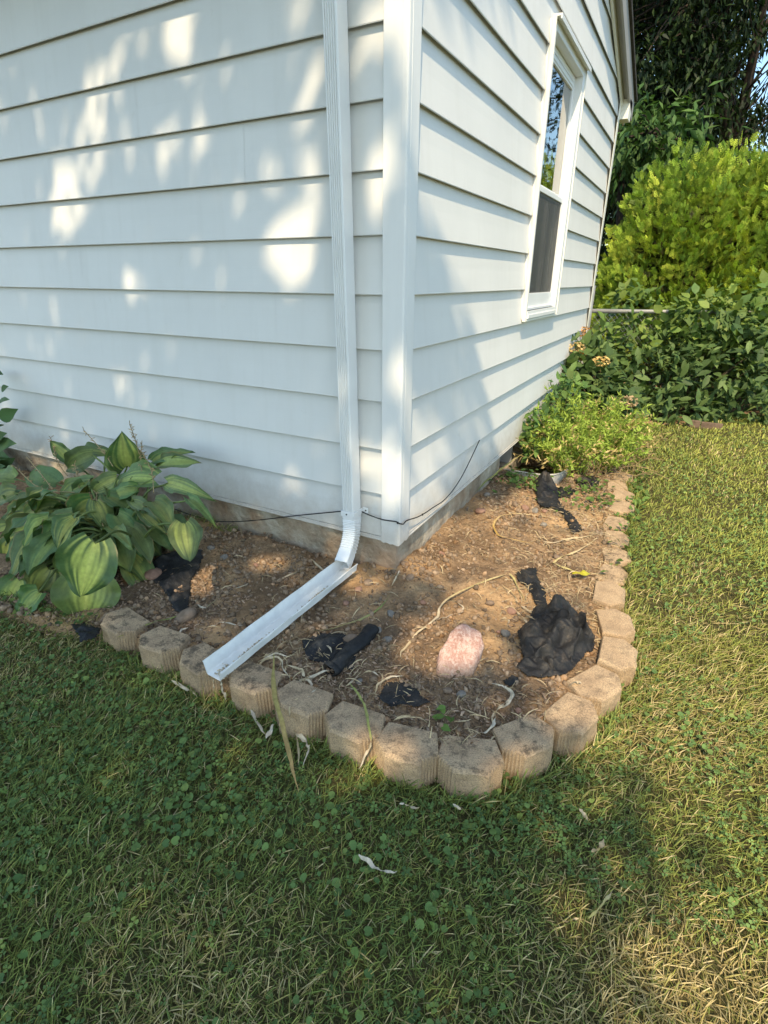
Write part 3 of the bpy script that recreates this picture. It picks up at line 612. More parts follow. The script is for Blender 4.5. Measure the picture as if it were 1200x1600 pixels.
LJ = {9: [4.2], 8: [1.30, 4.6], 7: [.728, 4.1], 6: [3.6], 5: [1.88, 5.0], 4: [.628, 4.0], 3: [3.4], 2: [4.4], 1: [3.9], 0: [2.9], 10: [3.5], 11: [4.2], 12: [3.0]}
RJ = {12: [2.86], 11: [3.70], 4: [3.59], 3: [4.09], 2: [2.564], 13: [1.4], 9: [], 5: []}
WY0, WY1, WZ0, WZ1 = 1.70, 2.60, .838, 2.345
def run(side, kk, a, b, joints):
    e = [a] + [j for j in sorted(joints) if a + .1 < j < b - .05] + [b]
    for i in range(len(e) - 1):
        siding_panel(side, kk, e[i] - (.012 if i else 0), e[i + 1], .0009 if i % 2 else 0)
for kk in range(0, 13):
    run('l', kk, .05, 6.0, LJ.get(kk, []))
for kk in range(0, 17):
    a, b = .05, LEN - .05
    if kk >= 13:
        a = (kk * C - EAVE) / SLOPE + .02; b = LEN - a
    if 4 <= kk <= 11:
        run('r', kk, a, WY0, RJ.get(kk, [])); run('r', kk, WY1, b, RJ.get(kk, []))
        if kk == 4: siding_panel('r', kk, WY0, WY1, 0, None, WZ0)
        if kk == 11: siding_panel('r', kk, WY0, WY1, 0, WZ1, None)
    elif b > a:
        run('r', kk, a, b, RJ.get(kk, []))

def plan_extrude(name, plan, zs, mat, parent, closed=False, jit=0):
    v = []; f = []; m = len(plan)
    for zi, z in enumerate(zs):
        for x, y in plan:
            v.append((x, y, z + (random.uniform(-jit, jit) if zi == 0 else 0)))
    for i in range(len(zs) - 1):
        for j in range(m if closed else m - 1):
            f.append((i * m + j, i * m + (j + 1) % m, (i + 1) * m + (j + 1) % m, (i + 1) * m + j))
    return link(name, mesh(name, v, f), mat, parent)

P = .0095; W = .083
plan = [(-W, .006), (-W, -P + .002), (-W + .002, -P)] + [(-W + .012 * i, -P) for i in range(1, 6)] + [(-.012, -P), (-.011, -P - .0012), (-.007, -P - .0012), (P - .004, -P - .001), (P, -P + .003), (P + .0012, .0), (P + .001, .005), (P, .006), (P, .018), (P + .0008, .0185), (P + .0008, .021), (P, .0215), (P, .045), (P, .06), (P, W - .002), (P - .002, W), (-.006, W)]
plan_extrude('corner_post', plan, [-.020, -.006] + [.2 * i for i in range(1, 14)], POSTV, house, jit=.004)
fplan = [(.006, LEN - W), (P - .002, LEN - W), (P, LEN - W + .002), (P, LEN), (P - .003, LEN + P), (-W, LEN + P), (-W, LEN - .006)]
plan_extrude('corner_post', fplan, [-.02, .3, 1.2, 2.6], TRIMC, house)

mb = MB()
mb.box((-6, .020, -.7), (-.020, .20, .004)); mb.box((-.20, .20, -.7), (-.020, 1.575, .0035)); mb.box((-.20, 1.575, -.7), (-.021, 2.25, -.19)); mb.box((-.20, 2.25, -.7), (-.020, LEN - .02, .0035))
mb.build('foundation_wall', CONC, house)
mb = MB()
mb.box((-6, -.003, -.017), (-W, .022, -.0015)); mb.box((-.022, W, -.017), (.003, LEN - W, -.0015))
mb.box((-6, -.006, -.0195), (-W, .001, -.0135)); mb.box((-.001, W, -.0195), (.006, LEN - W, -.0135))
mb.build('starter_strip', VINYL, house, bevel=.0012)
mb = MB()
mb.box((-6, .030, 0.005), (-.03, .10, EAVE)); mb.box((-.10, .1, 0.005), (-.03, WY0, EAVE)); mb.box((-.10, WY1, 0.005), (-.03, LEN - .03, EAVE))
mb.box((-.10, WY0, .005), (-.031, WY1, WZ0)); mb.box((-.10, WY0, WZ1), (-.031, WY1, EAVE))
mb.box((-6, LEN - .09, -.02), (-.03, LEN - .02, EAVE)); mb.box((-6.1, .0, -.02), (-6, LEN, EAVE)); mb.box((-6, .1, -.05), (-.1, LEN - .1, -.01))
mb.box((-2.2, 1.0, 0), (-2.1, 3.4, 2.5))
mb.build('inner_wall', DARKROOM, house)

# gable end trim, roof, eave
def slope_box(mb, x0, x1, ya, yb, dz0, dz1):
    rl = lambda y: EAVE + SLOPE * min(y, LEN - y)
    ys = [ya, yb]
    v = []
    for y in ys:
        for x, dz in ((x0, dz0), (x1, dz0), (x1, dz1), (x0, dz1)): v.append((x, y, rl(y) + dz))
    mb.add(v, [(0, 1, 2, 3), (7, 6, 5, 4), (0, 4, 5, 1), (1, 5, 6, 2), (2, 6, 7, 3), (3, 7, 4, 0)])
H2 = LEN / 2
for a, b in ((-.36, H2), (H2, LEN + .28)):
    mb = MB(); slope_box(mb, .002, .018, a, b, -.075, .01); mb.build('rake_trim', TRIMC, house)
    mb = MB(); slope_box(mb, .018, .062, a, b, -.012, .012); mb.build('rake_soffit', FASCIA, house)
    mb = MB(); slope_box(mb, .062, .078, a, b, -.05, .10); mb.build('rake_board', FASCIA, house)
    mb = MB(); slope_box(mb, -6.2, .10, a, b, .1005, .13); mb.build('roof', ROOFM, house)
mb = MB(); mb.box((-6, -.34, EAVE - .10), (.06, -.006, EAVE - .085)); mb.box((-6, -.36, EAVE - .12), (.06, -.342, EAVE + .02)); mb.build('eave_soffit', ALU, house)
mb = MB(); mb.box((-6, LEN + .006, EAVE - .10), (.06, LEN + .26, EAVE - .085)); mb.box((-.002, LEN + .012, EAVE - .17), (.078, LEN + .17, EAVE - .02)); mb.build('eave_return', TRIMC, house)

# basement window recess below the siding
mb = MB()
mb.box((-.19, 1.576, -.188), (-.12, 2.249, .0)); 
mb.build('basement_window', mat_plain('dark_basement_pane', (.008, .008, .01), .35, .5), house)
mb = MB(); mb.box((-.118, 1.90, -.188), (-.03, 1.93, -.005)); mb.build('basement_window_frame', FASCIA, house)

# ---- double-hung window
def ring(mb, x0, x1, ya, yb, za, zb, wl, wr, wt, wb):
    """picture-frame of four butted boards"""
    mb.box((x0, ya, za), (x1, ya + wl, zb)); mb.box((x0, yb - wr, za), (x1, yb, zb))
    mb.box((x0, ya + wl, zb - wt), (x1, yb - wr, zb)); mb.box((x0, ya + wl, za), (x1, yb - wr, za + wb))
mb = MB(); ring(mb, -.075, .020, WY0, WY1, WZ0, WZ1, .038, .062, .045, .05)
win = mb.build('window', SASH, house, bevel=.003)
mb = MB(); mb.box((.004, WY0 - .012, WZ0 - .012), (.026, WY0 - .0005, WZ1 + .012)); mb.box((.004, WY1 + .0005, WZ0 - .012), (.026, WY1 + .014, WZ1 + .012)); mb.box((.004, WY0 - .0005, WZ0 - .013), (.024, WY1 + .0005, WZ0 - .0005))
mb.build('window_trim', TRIMC, win, bevel=.002)
mb = MB(); mb.box((.004, WY0 - .006, WZ1 + .0005), (.052, WY1 + .010, WZ1 + .012)); mb.box((.045, WY0 - .006, WZ1 - .012), (.052, WY1 + .010, WZ1 + .0004))
mb.build('head_flashing', ALU, win, bevel=.0015)
mb = MB()
for i, (x, za, zb) in enumerate([(.030, WZ0 + .004, WZ0 + .028), (.022, WZ0 + .0285, WZ0 + .050), (.002, WZ0 + .0505, WZ0 + .068)]):
    mb.box((-.05, WY0 + .0385, za), (x, WY1 - .0625, zb))
mb.build('sill', ALU, win, bevel=.002)
oy0, oy1 = WY0 + .0385, WY1 - .0625
mb = MB(); ring(mb, -.055, -.030, oy0, oy1, 1.565, 2.298, .045, .040, .075, .052); mb.box((-.0299, oy0 + .05, 2.235), (-.026, oy1 - .045, 2.245)); mb.box((-.0299, oy0 + .05, 2.262), (-.026, oy1 - .045, 2.272))
up = mb.build('sash', SASH, win, bevel=.002)
mb = MB(); mb.box((-.045, oy0 + .0455, 1.6175), (-.041, oy1 - .0405, 2.2225)); mb.build('pane', GLASS, win)
mb = MB(); ring(mb, -.028, -.012, oy0, oy1, .907, 1.600, .030, .034, .028, .085)
mb.build('screen_frame', SASH, win, bevel=.002)
mb = MB(); mb.box((-.021, oy0 + .0305, .9925), (-.0205, oy1 - .0345, 1.5715)); mb.build('insect_screen', SCREEN, win)
mb = MB(); ring(mb, -.073, -.0565, oy0, oy1, .907, 1.615, .040, .040, .045, .055); mb.build('sash', SASH, win, bevel=.002)
mb = MB(); mb.box((-.067, oy0 + .0405, .9625), (-.063, oy1 - .0405, 1.5695)); mb.build('pane', GLASS, win)
v = []; f = []
for i in range(61):
    y = oy0 + .01 + (oy1 - oy0 - .02) * i / 60
    x = -.16 + .018 * math.sin(i * 1.15) + .006 * math.sin(i * .37)
    for z in (.90, 1.6, 2.32): v.append((x + random.uniform(-.002, .002), y, z))
for i in range(60):
    for j in range(2): f.append((i * 3 + j, (i + 1) * 3 + j, (i + 1) * 3 + j + 1, i * 3 + j + 1))
link('curtain', mesh('curtain', v, f, True), CURTAIN, win)

# ------------------------------------------------------------------ downspout
ds = empty('downspout', (-.214, -.045, -.1), 'white ribbed rectangular downspout fixed beside the corner post with a curved foot', 'downspout')
X0, X1, Y0, Y1 = -.242, -.186, -.079, -.012
def pipe_section(ribs=True):
    pl = []
    n = 5
    pl.append((X0, Y1)); pl.append((X0, Y0 + .004)); pl.append((X0 + .003, Y0))
    if ribs:
        w = (X1 - X0 - .012) / n
        for i in range(n):
            a = X0 + .006 + w * i
            pl += [(a + w * .10, Y0), (a + w * .30, Y0 + .0055), (a + w * .55, Y0 + .0055), (a + w * .75, Y0)]
    pl += [(X1 - .003, Y0), (X1, Y0 + .004), (X1, Y1 - .003), (X1 - .003, Y1)]
    return pl
lean = lambda z: -.0155 * (z - .13)
sec = pipe_section()
v = []; f = []; m = len(sec); zs = [.075, .12, .5, 1.0, 1.5, 2.0, 2.49]
for z in zs:
    for x, y in sec: v.append((x + lean(z), y, z))
for i in range(len(zs) - 1):
    for j in range(m): f.append((i * m + j, i * m + (j + 1) % m, (i + 1) * m + (j + 1) % m, (i + 1) * m + j))
link('pipe', mesh('pipe', v, f), ALU, ds)
# pleated elbow
cx, cy = (X0 + X1) / 2, (Y0 + Y1) / 2
path = spline([(cx, cy, .105), (cx + .001, cy - .001, .075), (cx + .003, cy - .006, .040), (cx + .006, cy - .020, -.002), (cx + .010, cy - .050, -.045), (cx + .015, cy - .088, -.078), (cx + .019, cy - .118, -.098)], 8)
v = []; f = []
hx, hy = (X1 - X0) / 2 + .002, (Y1 - Y0) / 2 + .002
N = len(path)
el_sec = []
for x, y in pipe_section(False): el_sec.append(((x - cx) / ((X1 - X0) / 2), (y - cy) / ((Y1 - Y0) / 2)))
for i, p in enumerate(path):
    t = path[min(i + 1, N - 1)] - path[max(i - 1, 0)]; t /= np.linalg.norm(t)
    ax = np.array([1, .18 * min(1, i / 20), 0]); ax -= t * ax.dot(t); ax /= np.linalg.norm(ax)
    b = np.cross(ax, t)
    if b[1] < 0 and abs(b[1]) > .3: b = -b
    if i > 0 and b.dot(pb) < 0: b = -b
    pb = b
    fr = i / (N - 1)
    pleat = 1 + (.050 * (1 if i % 2 else -1) if .12 < fr < .72 else 0)
    for sx_, sy_ in el_sec:
        q = p + ax * sx_ * hx * pleat + b * sy_ * hy * pleat
        v.append(q)
m = len(el_sec)
for i in range(N - 1):
    for j in range(m): f.append((i * m + j, i * m + (j + 1) % m, (i + 1) * m + (j + 1) % m, (i + 1) * m + j))
eb = link('elbow', mesh('elbow', v, f), ALU, ds)
so = eb.modifiers.new('thick', 'SOLIDIFY'); so.thickness = .0015; so.offset = 1
# strap with tabs and screws
mb = MB()
o = .004
za, zb = .100, .124
mb.box((X0 - o - .002, Y0 - o, za), (X0 - .0022, -.003, zb)); mb.box((X1 + .0022, Y0 - o, za), (X1 + o + .002, -.003, zb)); mb.box((X0 - .0021, Y0 - o, za), (X1 + .0021, Y0 - .0012, zb))
mb.box((X1 + o + .0022, -.006, za - .002), (X1 + .034, -.003, zb + .004)); mb.box((X0 - .030, -.006, za), (X0 - o - .0022, -.003, zb + .012))
st = mb.build('strap', ALU, ds, bevel=.001)
for p, d in (((X1 + .022, -.0075, .114), 1), (((X0 + X1) / 2 - .004, Y0 - .006, .112), 1), ((X0 - .018, -.0075, .122), 1)):
    mb = MB(); mb.tube([p, (p[0], p[1] + .005, p[2])], .0035, 8); mb.build('screw', RUST, st)

# loose splash trough
T = D['trough']
far = np.array([-.176, -.128, -.128]); near = np.array([-.240, -.912, -.186])
tr = empty('splash_trough', tuple(near), 'white open metal trough under the downspout, its mouth resting on the edging blocks', 'splash trough')
prof = [(-.044, .052), (-.040, .0535), (-.040, .049), (-.034, .004), (-.030, 0), (.030, 0), (.033, .003), (.040, .040), (.044, .041), (.0445, .036)]
ax = (near - far) / np.linalg.norm(near - far); sd2 = np.array([ax[1], -ax[0], 0]); sd2 /= np.linalg.norm(sd2); sd2 = -sd2
if sd2[0] < 0: sd2 = -sd2
upv = np.cross(sd2, ax); upv = upv if upv[2] > 0 else -upv
v = []; f = []; n = 14; m = len(prof)
for i in range(n + 1):
    p = far + (near - far) * i / n
    for j, (a, b) in enumerate(prof):
        v.append(p + sd2 * (a + .0015 * math.sin(i * 1.7 + j)) + upv * b)
for i in range(n):
    for j in range(m - 1): f.append((i * m + j, i * m + j + 1, (i + 1) * m + j + 1, (i + 1) * m + j))
to = link('channel', mesh('channel', v, f), TROUGHM, tr)
so = to.modifiers.new('thick', 'SOLIDIFY'); so.thickness = .0022; so.offset = 1
# silt and grit that washed down along the floor
g = np.random.default_rng(3); n = 520
n = 1800; t = g.random(n); off = .016 + .006 * np.sin(t * 14) + g.normal(size=n) * .005 * (1 + 1.2 * (t > .93)) - .012 * (t > .93) * g.random(n)
Pp = far[None] + (near - far)[None] * (t * .985)[:, None] + sd2[None] * off[:, None] + upv[None] * (.0035 + .002 * g.random(n))[:, None]
ico = bmesh.new(); bmesh.ops.create_icosphere(ico, subdivisions=1, radius=1)
ICO_V = np.array([q.co[:] for q in ico.verts]); ICO_F = [np.array([[w.index for w in q.verts] for q in ico.faces])]; ico.free()
Bq = basis(rand_dir(n, g), rand_dir(n, g))
cl = np.array([(.62, .52, .37)]) * (g.random((n, 1)) * .8 + .45)
V, F, Cc = scatter(ICO_V, ICO_F, Pp, Bq, np.stack([g.random(n) * .005 + .001, g.random(n) * .0035 + .001, g.random(n) * .002 + .0008], 1), cl)
tag(link('silt', fast_mesh('silt', V, F, False, Cc), CLOD, tr), kind='stuff')

# ------------------------------------------------------------------ cable
mb = MB()
w1 = spline(D['wire'], 5); w2 = spline(D['wire2'][0:4] + [(.004, -.018, D['wire2'][3][2] - .002), (.022, .0, D['wire2'][4][2] + .002)] + D['wire2'][4:], 5)
w1 = np.vstack([w1, [tuple(np.array(D['wire2'][0]) + np.array([-.02, .004, .0])), tuple(D['wire2'][0])]])
mb.tube(w1, .0027, 7); mb.tube(w2, .0027, 7)
for i in (20, 38):
    if i < len(w2): mb.tube([w2[i] + np.array([0, 0, .004]), w2[i] - np.array([0, 0, .004])], .0042, 6)
cb = mb.build('cable', BLACK, None, True)
tag(cb, 'thin black cable sagging along the bottom of the siding behind the downspout', 'cable')
# ------------------------------------------------------------------ edging blocks
def block_outline(g):
    pts = []   # (x, y, kind)  kind 0 = sawn, 1 = rough front, 2 = ribbed chamfer
    pts += [(.078, -.055, 0), (.098, .012, 0)]
    for i in range(1, 13):
        t = i / 13; o = .0026 if i % 2 else -.001
        pts.append((.100 - .048 * t + o * .7, .014 + .044 * t + o * .7, 2))
    for i in range(11):
        pts.append((.052 - .104 * i / 10, .060, 1))
    for i in range(1, 13):
        t = i / 13; o = .0026 if i % 2 else -.001
        pts.append((-.052 - .048 * t - o * .7, .058 - .044 * t + o * .7, 2))
    pts += [(-.098, .012, 0), (-.078, -.055, 0)]
    return pts

def make_block(idx, x, y, deg, ztop, h, dirt, label, tx=0, ty=0, sc=1.0):
    g = np.random.default_rng(100 + idx)
    out = block_outline(g)
    zs = [-h, -h * .72, -h * .5, -h * .3, -h * .14, -.010, -.003, 0]
    v = []; f = []; c = []; m = len(out)
    seed = idx * 11
    for zi, z in enumerate(zs):
        for i, (px, py, kd) in enumerate(out):
            o = 0
            if kd == 1:
                o = .010 * (float(fbm(px * 28, z * 28 + idx * 3, seed)) - .5) + (0.002 if zi < 6 else -.002)
            elif zi < 6: o = .002 * (float(vnoise(px * 60 + i, z * 50, seed)) - .5)
            ins = (0, 0, 0, 0, 0, 0, .0022, .006)[zi]
            r = math.hypot(px, py)
            q = 1 - ins / r
            jit = .0016 * (float(vnoise(i * 1.7, zi * 3, seed)) - .5) if zi >= 5 else 0
            v.append((px * q * (1.0 if idx < 11 else 1.02) * sc, (py + o) * q * 1.10, z + jit)); c.append(.15 if zi < 6 else 1)
    for zi in range(len(zs) - 1):
        for i in range(m):
            f.append((zi * m + i, zi * m + (i + 1) % m, (zi + 1) * m + (i + 1) % m, (zi + 1) * m + i))
    # slightly uneven top
    b = (len(zs) - 1) * m
    v.append((0, .0, .0015)); c.append(1)
    f = [q[::-1] for q in f]
    for i in range(m): f.append((b + (i + 1) % m, b + i, len(v) - 1))
    me = mesh('retaining_block', v, f, False, np.repeat(np.array(c)[:, None], 3, 1) * dirt)
    o = bpy.data.objects.new('retaining_block', me); me.materials.append(BLOCK); col.objects.link(o)
    o.location = (x, y, ztop)
    o.rotation_euler = (R(tx), R(ty), R(deg - 90))
    return tag(o, label, 'edging block', 'tan concrete blocks edging the flower bed')

# outward heading in degrees, x, y of the block's middle
BL = [
 (-.80, -.835, -97, -.185, .09, .9, 'mossy grey edging block beside the hosta, leftmost of the row', 2, -2),
 (-.565, -.848, -86, -.186, .10, 1, 'soil-covered edging block second from the hosta, a white dry stem lying on it', 0, 2),
 (-.350, -.850, -95, -.188, .11, .9, 'dirt-topped edging block with the left side of the trough mouth over it', 1, 0),
 (-.128, -.835, -88, -.190, .11, .9, 'grey edging block tucked under the right rim of the white trough', 0, 1),
 (.085, -.838, -84, -.192, .12, .5, 'grey edging block crossed by dry curls, right of the long brown leaf', 1, -1),
 (.280, -.838, -86, -.190, .12, .5, 'brown edging block with pointed back, a green stalk bent down over its front', -1, 1),
 (.462, -.832, -78, -.195, .12, .7, 'edging block with a dark dirt patch and two small weeds behind', 0, 1),
 (.640, -.778, -65, -.196, .13, .8, 'edging block at the frontmost bend with ribbed left chamfer', 0, 0),
 (.762, -.632, -38, -.196, .13, .9, 'edging block with black dirt on top and a pale pebble on its back edge', 1, 0),
 (.868, -.470, -22, -.198, .12, .6, 'edging block with grass stems crossing it below the black fabric', 0, 1),
 (.915, -.285, -28, -.196, .11, .5, 'edging block with a scrap of white dry leaf on its left edge', 0, 0),
 (.960, -.085, 8, -.192, .11, .3, 'large clean tan edging block directly right of the crumpled black fabric', 0, 0),
 (.925, .118, 15, -.192, .11, .2, 'clean tan edging block third up from the bend, above the fabric corner', 0, 1),
 (.872, .345, 4, -.194, .10, .25, 'clean tan edging block just below the small yellow leaf', 1, 0),
 (.862, .560, 2, -.206, .10, .8, 'edging block half hidden by straw just above the yellow leaf', 0, 0),
 (.850, .760, 4, -.200, .10, .9, 'stained dark-topped edging block beside the tuft of green straw', 0, 0),
 (.838, .960, 1, -.198, .10, .4, 'tan edging block above the dark stained one, a dry stem at its corner', 0, 1),
 (.800, 1.165, -3, -.204, .10, .6, 'tan edging block streaked with straw below the gap in the row', 0, 0),
 (.800, 1.420, -8, -.192, .10, .15, 'clean tan edging block just above the gap in the row', 0, 0),
 (.785, 1.615, 0, -.190, .10, .15, 'clean tan edging block in the middle of the short straight run near the weeds', 0, 0),
 (.725, 1.800, 12, -.190, .10, .15, 'clean tan edging block set inward beside the flat black fabric', 0, 1),
 (.745, 2.010, 2, -.196, .10, .3, 'tan edging block half buried at the edge of the yellow weeds', 0, 0),
 (.720, 2.850, 3, -.196, .10, .3, 'nearer brown edging block beyond the dried weeds', 0, 0),
 (.715, 3.060, -2, -.196, .10, .4, 'brown edging block between two others beyond the dried weeds', 0, 0),
 (.735, 3.270, 0, -.196, .10, .4, 'farthest brown edging block at the foot of the dark shrub', 0, 0),
]
for i, (x, y, dg, zt, h, dirt, lab, tx, ty) in enumerate(BL):
    g = np.random.default_rng(800 + i); e_ = 1 if i >= 11 else .4
    make_block(i, x + e_ * .012 * g.normal() * (i > 13), y, dg + e_ * 5 * g.normal(), zt + e_ * .006 * g.normal(), h, dirt, lab, tx + e_ * 2 * g.normal(), ty + e_ * 2 * g.normal(), 1 if i < 11 else .95 + .04 * g.random())
BLOCK_XY = np.array([(b[0], b[1]) for b in BL]); BLOCK_A = np.array([R(b[2]) for b in BL])
def on_block(x, y, margin=0.0):
    x = np.asarray(x); y = np.asarray(y); r = np.zeros(x.shape, bool)
    for (bx, by), a in zip(BLOCK_XY, BLOCK_A):
        n = (x - bx) * math.cos(a) + (y - by) * math.sin(a); t = -(x - bx) * math.sin(a) + (y - by) * math.cos(a)
        r |= (n > -.055 - margin) & (n < .062 + margin) & (np.abs(t) < .095 + margin)
    return r

# wooden edging by the far shrub
mb = MB(); mb.box((1.10, 3.93, -.26), (1.215, 3.965, -.150)); eo = mb.build('edging_board', WOOD, bevel=.004)
tag(eo, 'left short dark board of wooden edging at the foot of the dark shrub', 'edging board', 'wooden edging boards')
mb = MB(); mb.box((1.222, 3.94, -.26), (1.40, 3.975, -.158)); eo = mb.build('edging_board', WOOD, bevel=.004)
tag(eo, 'right longer dark board of wooden edging at the foot of the dark shrub', 'edging board', 'wooden edging boards')

# ------------------------------------------------------------------ pink rock
def angular_rock(name, loc, dims, rot, mat, seed, nplanes=14, sub=4, rough=.02, cap=1.0):
    g = np.random.default_rng(seed)
    bm = bmesh.new(); bmesh.ops.create_icosphere(bm, subdivisions=sub, radius=1)
    v = np.array([q.co[:] for q in bm.verts]); F = np.array([[w.index for w in q.verts] for q in bm.faces]); bm.free()
    N = rand_dir(nplanes, g); dd = .62 + .38 * g.random(nplanes)
    k = v @ N.T
    r = np.min(np.where(k > .05, dd / np.maximum(k, .05), 9), 1)
    r = np.minimum(r, cap)
    r = r * (1 + rough * (fbm(v[:, 0] * 5 + seed, v[:, 1] * 5 + v[:, 2] * 4, seed) - .5) * 2)
    p = v * r[:, None] * np.array(dims)
    me = fast_mesh(name, p, [F], False)
    o = link(name, me, mat)
    o.location = loc; o.rotation_euler = rot
    return o
def hull_rock(name, loc, pts, rotz, mat, seed, cuts=4, rough=.004):
    """convex boulder from a handful of corner points, then broken up with fine relief"""
    bm = bmesh.new()
    for p in pts: bm.verts.new(p)
    bmesh.ops.convex_hull(bm, input=bm.verts)
    bmesh.ops.triangulate(bm, faces=bm.faces)
    bmesh.ops.bevel(bm, geom=list(bm.edges), offset=.004, segments=1, affect='EDGES')
    bmesh.ops.triangulate(bm, faces=bm.faces)
    bmesh.ops.subdivide_edges(bm, edges=[q for q in bm.edges if q.calc_length() > .012], cuts=cuts, use_grid_fill=True)
    bmesh.ops.triangulate(bm, faces=bm.faces)
    bm.normal_update()
    v = np.array([q.co[:] for q in bm.verts]); nm = np.array([q.normal[:] for q in bm.verts]); F = np.array([[w.index for w in q.verts] for q in bm.faces]); bm.free()
    h = (fbm(v[:, 0] * 60 + v[:, 2] * 35, v[:, 1] * 60 + v[:, 2] * 50, seed, 4) - .5) * 2 + .6 * (fbm(v[:, 0] * 190, v[:, 1] * 40 + v[:, 2] * 40, seed + 4, 2) - .5)
    o = link(name, fast_mesh(name, v + nm * (h * rough)[:, None], [F], False), mat)
    o.location = loc; o.rotation_euler = (0, 0, rotz)
    return o
rk = hull_rock('pink_rock', (.462, -.425, -.205), [(-.082, -.075, 0), (-.03, -.098, 0), (.045, -.065, 0), (.085, .02, 0), (.07, .09, 0), (-.04, .09, 0), (-.085, .0, 0), (-.076, -.066, .030), (-.066, -.005, .070), (-.020, .050, .120), (.022, .070, .140), (.085, .060, .104), (.092, .015, .080), (.050, -.050, .050)], R(26), ROCK, 27)
tag(rk, 'fist-sized pink quartz rock lying in the sunlit soil', 'rock')

# loose stones and clods large enough to be picked up one by one
stone_mats = [mat_plain('grey_brown_stone', (.23, .165, .115), .95, .15, 25, .3, .7), mat_plain('reddish_stone', (.29, .17, .12), .95, .15, 25, .3, .7), mat_plain('grey_stone', (.22, .195, .165), .95, .15, 25, .3, .7)]
LANDMARK = [(.45, -.37, 'the pink rock'), (.75, -.2, 'the large black fabric heap'), (.10, -.55, 'the rolled black fabric'), (0, 0, 'the corner post'), (.05, 1.05, 'the yellow hooked stalk'),
            (.30, 1.35, 'the folded brownish fabric'), (-.55, -.1, 'the foundation left of the downspout'), (-.2, -.5, 'the white trough'), (.33, -.68, 'the two-lobed fabric scrap'), (-.85, -.6, 'the hosta fabric'), (.35, .4, 'the middle of the bare soil'), (.62, .15, 'the dusty grey fabric')]
stone_seen = {}
def stone_place(x, y):
    d_ = [math.hypot(x - a, y - b) for a, b, _ in LANDMARK]; k_ = int(np.argmin(d_)); a, b, nm = LANDMARK[k_]
    dx_, dy_ = (x - a) * .87 + (y - b) * .48, -(x - a) * .48 + (y - b) * .87     # as seen from the lawn
    rel = ('right of' if dx_ > 0 else 'left of') if abs(dx_) > abs(dy_) else ('behind' if dy_ > 0 else 'in front of')
    if nm.startswith('the middle'): rel = 'near'
    return nm, rel
for i, (x, y, z, s) in enumerate(D['stone']):
    g = np.random.default_rng(300 + i)
    o = angular_rock('stone', (x, y, float(soil_h(x, y)) + s * .14), (s * .55, s * (.42 + .2 * g.random()), s * .34), (g.normal() * .25, g.normal() * .25, g.random() * 6.3), stone_mats[i % 3], 400 + i, 11, 2, .08)
    cname = ('brown', 'reddish', 'grey')[i % 3]; sname = 'tiny' if s < .022 else ('small' if s < .035 else 'broad')
    lm, rel = stone_place(x, y)
    lab = f'{sname} {cname} stone on the soil {rel} {lm}'
    if lab in stone_seen: lab = f'{sname} {cname} stone on the soil {rel} {lm}, {("a little farther back", "nearer the viewer", "close to its neighbour")[min(2, stone_seen[lab] - 1)]}'
    stone_seen[lab] = stone_seen.get(lab, 0) + 1
    if i == 0: lab = 'grey lump of earth beside the rolled black fabric'
    if i == 31: lab = 'broad flat stone under the hosta leaves by the black fabric'
    if i == 33: lab = 'long flat grey stone left of the trough below the hosta fabric'
    tag(o, lab, 'stone', 'loose stones on the bed')

